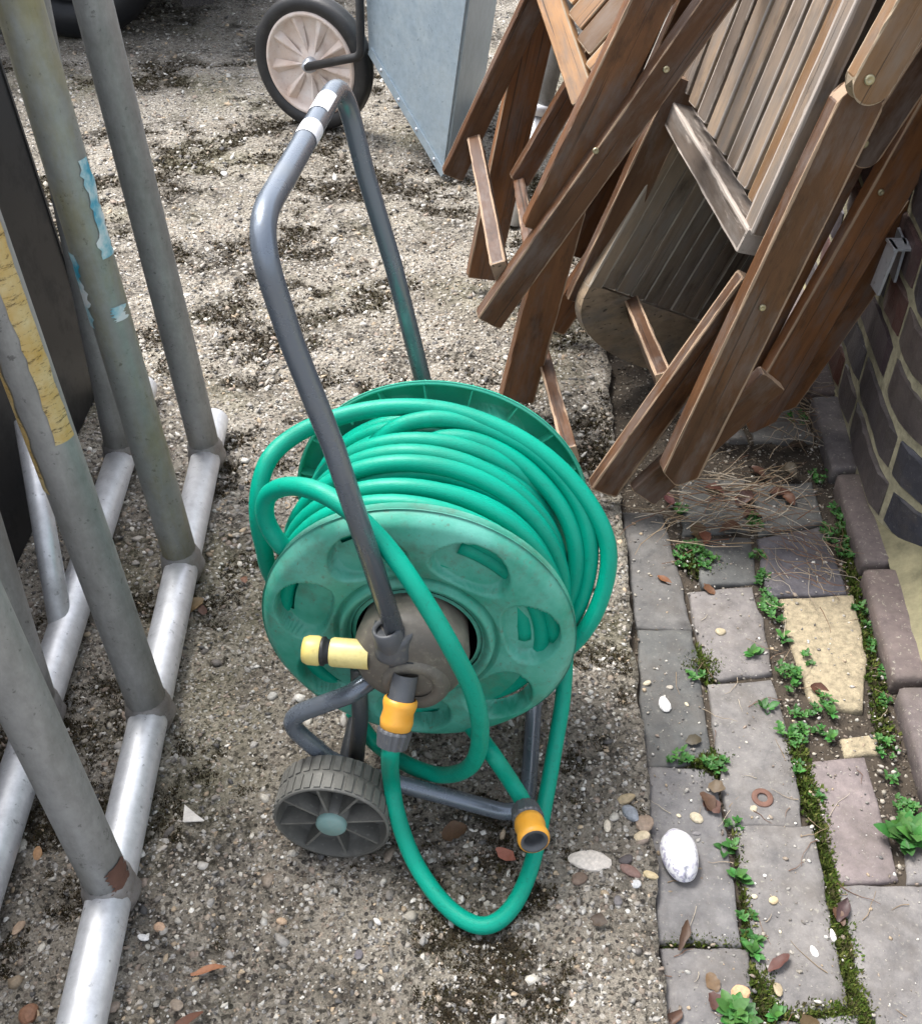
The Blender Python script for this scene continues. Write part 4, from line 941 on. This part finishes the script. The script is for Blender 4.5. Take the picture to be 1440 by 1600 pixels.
for x, y, s, c in [(1087, 1278, .0105, Cr), (1060, 1275, .0045, Cr), (1177, 1264, .006, Cr), (1154, 1553, .014, (.45, .27, .15)), (1214, 1546, .008, (.42, .34, .22)), (1208, 1408, .0075, T_), (1178, 1402, .005, Cr), (1178 + 93, 1488, .007, Wt), (1300, 1462, .0065, Wt), (1010, 1069, .0065, Cr), (1046, 1075, .005, (.4, .36, .3)), (1072, 1101, .006, (.4, .35, .25)), (1125, 988, .010, (.5, .42, .28)), (1218, 1456, .003, Cr), (1088, 1303, .005, (.16, .15, .15)), (1194, 1354 + 14, .003, Wt)]:
    stone(x, y, s * .8, c, 'loose COL pebble lying on the brick path', 'pebbles on the path')
for x, y, s, c in [(978, 1249, .0075, T_), (985, 1274, .011, (.25, .27, .3)), (1007, 1288, .011, (.36, .27, .2)), (1000, 1308, .012, (.46, .38, .26)), (977, 1346, .008, (.1, .085, .085)), (987, 1363, .009, (.14, .085, .07)), (1016, 1369, .0075, (.46, .37, .22)), (948, 1292, .008, (.5, .44, .35)), (993, 1382, .006, (.5, .5, .5)), (60, 1335, .009, (.35, .2, .1)), (28, 1447, .009, (.36, .26, .18)), (45, 1585, .012, (.24, .12, .07)), (250, 1448, .008, (.45, .3, .2)), (275, 1570, .009, (.42, .34, .26)), (225, 1465, .005, Wt), (905, 1375, .01, (.17, .12, .09)), (965, 1410, .006, (.12, .11, .11)), (590, 1440, .005, Wt), (560, 1490, .006, (.12, .11, .12)), (440, 1440, .006, (.42, .3, .2)), (350, 270, .012, Wt)]:
    stone(x, y, s, c, 'loose rounded COL stone lying on the rough concrete', 'stones on the concrete', 0)
o = stone(922, 1347, .02, (.66, .6, .53), 'large chalky white flint lying right of the orange hose end', None, 0, 1.25, .35, 'flint')
o = stone(1037, 1102, .010, (.74, .72, .69), 'bright white stone on the dark pavers beside the concrete edge', None, ZP, 1.2, .6, 'white_stone')
g = G(305, 1277); o = link('white_chip', mesh('white_chip', [(-.014, -.012, .002), (.016, -.009, .001), (.004, -.002, .005), (-.016, .014, .006), (-.012, -.012, 0), (.015, -.01, 0), (-.015, .013, .003)], [(0, 1, 2), (0, 2, 3), (4, 6, 5), (0, 4, 5, 1), (1, 5, 6, 2), (2, 6, 3), (3, 6, 4, 0)]), 'flint', None, label='curved white shard of shell lying on the concrete near the rack', category='shard'); o.location = (g.x, g.y, .004); o.scale = (.8, .8, .8)
# cowrie shell
def cowrie():
    V = []; Fs = []; n, m = 28, 40; Ls, Ws, Hs = .030, .0205, .0225
    for i in range(n + 1):
        ph = math.pi * i / n
        for k in range(m):
            th = 2 * math.pi * k / m; y = math.cos(ph); s_ = math.sin(ph) ** .85
            w_ = Ws * s_ * (1 + .13 * y); x = w_ * math.cos(th); z = Hs * s_ * math.sin(th) * (1 if math.sin(th) > 0 else .38)
            yv = y * Ls * 1.03
            if i > n - 5 : z += (i - (n - 5)) * .0003
            if y < -.72 and abs(x) < .0028 and math.sin(th) > -.3: yv += .006 * (1 - abs(x) / .0028)
            if y > .9: yv += (y - .9) * .035
            V.append(Vector((x, yv, z + .0085)))
    for i in range(n):
        for k in range(m): k2 = (k + 1) % m; Fs.append((i * m + k, i * m + k2, (i + 1) * m + k2, (i + 1) * m + k))
    return V, Fs
o = obj('cowrie_shell', *cowrie(), 'shell', None, True, label='glossy white cowrie shell with lilac speckles lying on the pavers', category='shell'); g = G(1059, 1343, ZP); o.location = (g.x, g.y - .003, ZP + .001); o.rotation_euler.z = R(4)
# washer
o = obj('washer', *lathe([(0, .006), (.002, .006), (.0022, .007), (.0022, .0115), (.0015, .0125), (0, .0125), (0, .006)], (0, 0, 0), (0, 0, 1), 28), 'rust', None, True, label='rusty brown metal washer lying flat on a paver', category='washer'); g = G(1190, 1248, ZP); o.location = (g.x, g.y, ZP + .001); o.rotation_euler.x = R(3)
# ================================================================== PARKED CAR far behind (only its tyre and shade come into view)
car = thing('parked_car', 'dark parked car whose tyre and underside shade the far concrete', 'car', (-2.6, 4.6, 0))
side = [(-4.75, .35), (-4.7, .75), (-4.0, .95), (-3.3, 1.42), (-1.7, 1.45), (-1.0, 1.0), (-.68, .9), (-.62, .32), (-.75, .15)]
bot = []
for cx in (-1.22, -3.95):
    bot += [(cx + .36 * math.cos(a), .30 + .36 * math.sin(a)) for a in np.linspace(0.0, math.pi, 10)]
prof = side + [(-.84, .14)] + bot[:10] + [(-1.85, .18), (-3.55, .18)] + bot[10:] + [(-4.4, .2)]
k = len(prof); V = [Vector((x, 3.46 + .06 * max(0, z - .9), z)) for x, z in prof] + [Vector((x, 5.45 - .06 * max(0, z - .9), z)) for x, z in prof]
part('body', (V, [tuple(range(k)), tuple(range(k, 2 * k))[::-1]] + [(i, i + k, (i + 1) % k + k, (i + 1) % k) for i in range(k)]), 'carpaint', root=car, smooth=False)
part('window', ([Vector((x, 3.452 + .06 * max(0, z - .9), z)) for x, z in ((-3.75, 1.0), (-3.2, 1.36), (-1.8, 1.38), (-1.25, 1.02))], [(0, 1, 2, 3)]), 'glass', root=car, smooth=False)
part('underside', box((-2.7, 4.5, .2), (1.9, 0, 0), (0, .9, 0), (0, 0, .03)), 'black', root=car, smooth=False)
for cx in (-1.22, -3.95):
    for yv, s_ in ((3.6, 1), (5.3, -1)):
        ww = part('wheel', lathe([(0, .0), (.02, .2), (0, .21), (0, .29), (.02, .31), (.18, .31), (.2, .29), (.2, .0)], (cx, yv, .315), (0, s_, 0), 40), 'panel', root=car)
        sub('hubcap', lathe([(-.01, .19), (-.02, .1), (-.03, .0)], (cx, yv, .315), (0, s_, 0), 24), 'panel', ww)
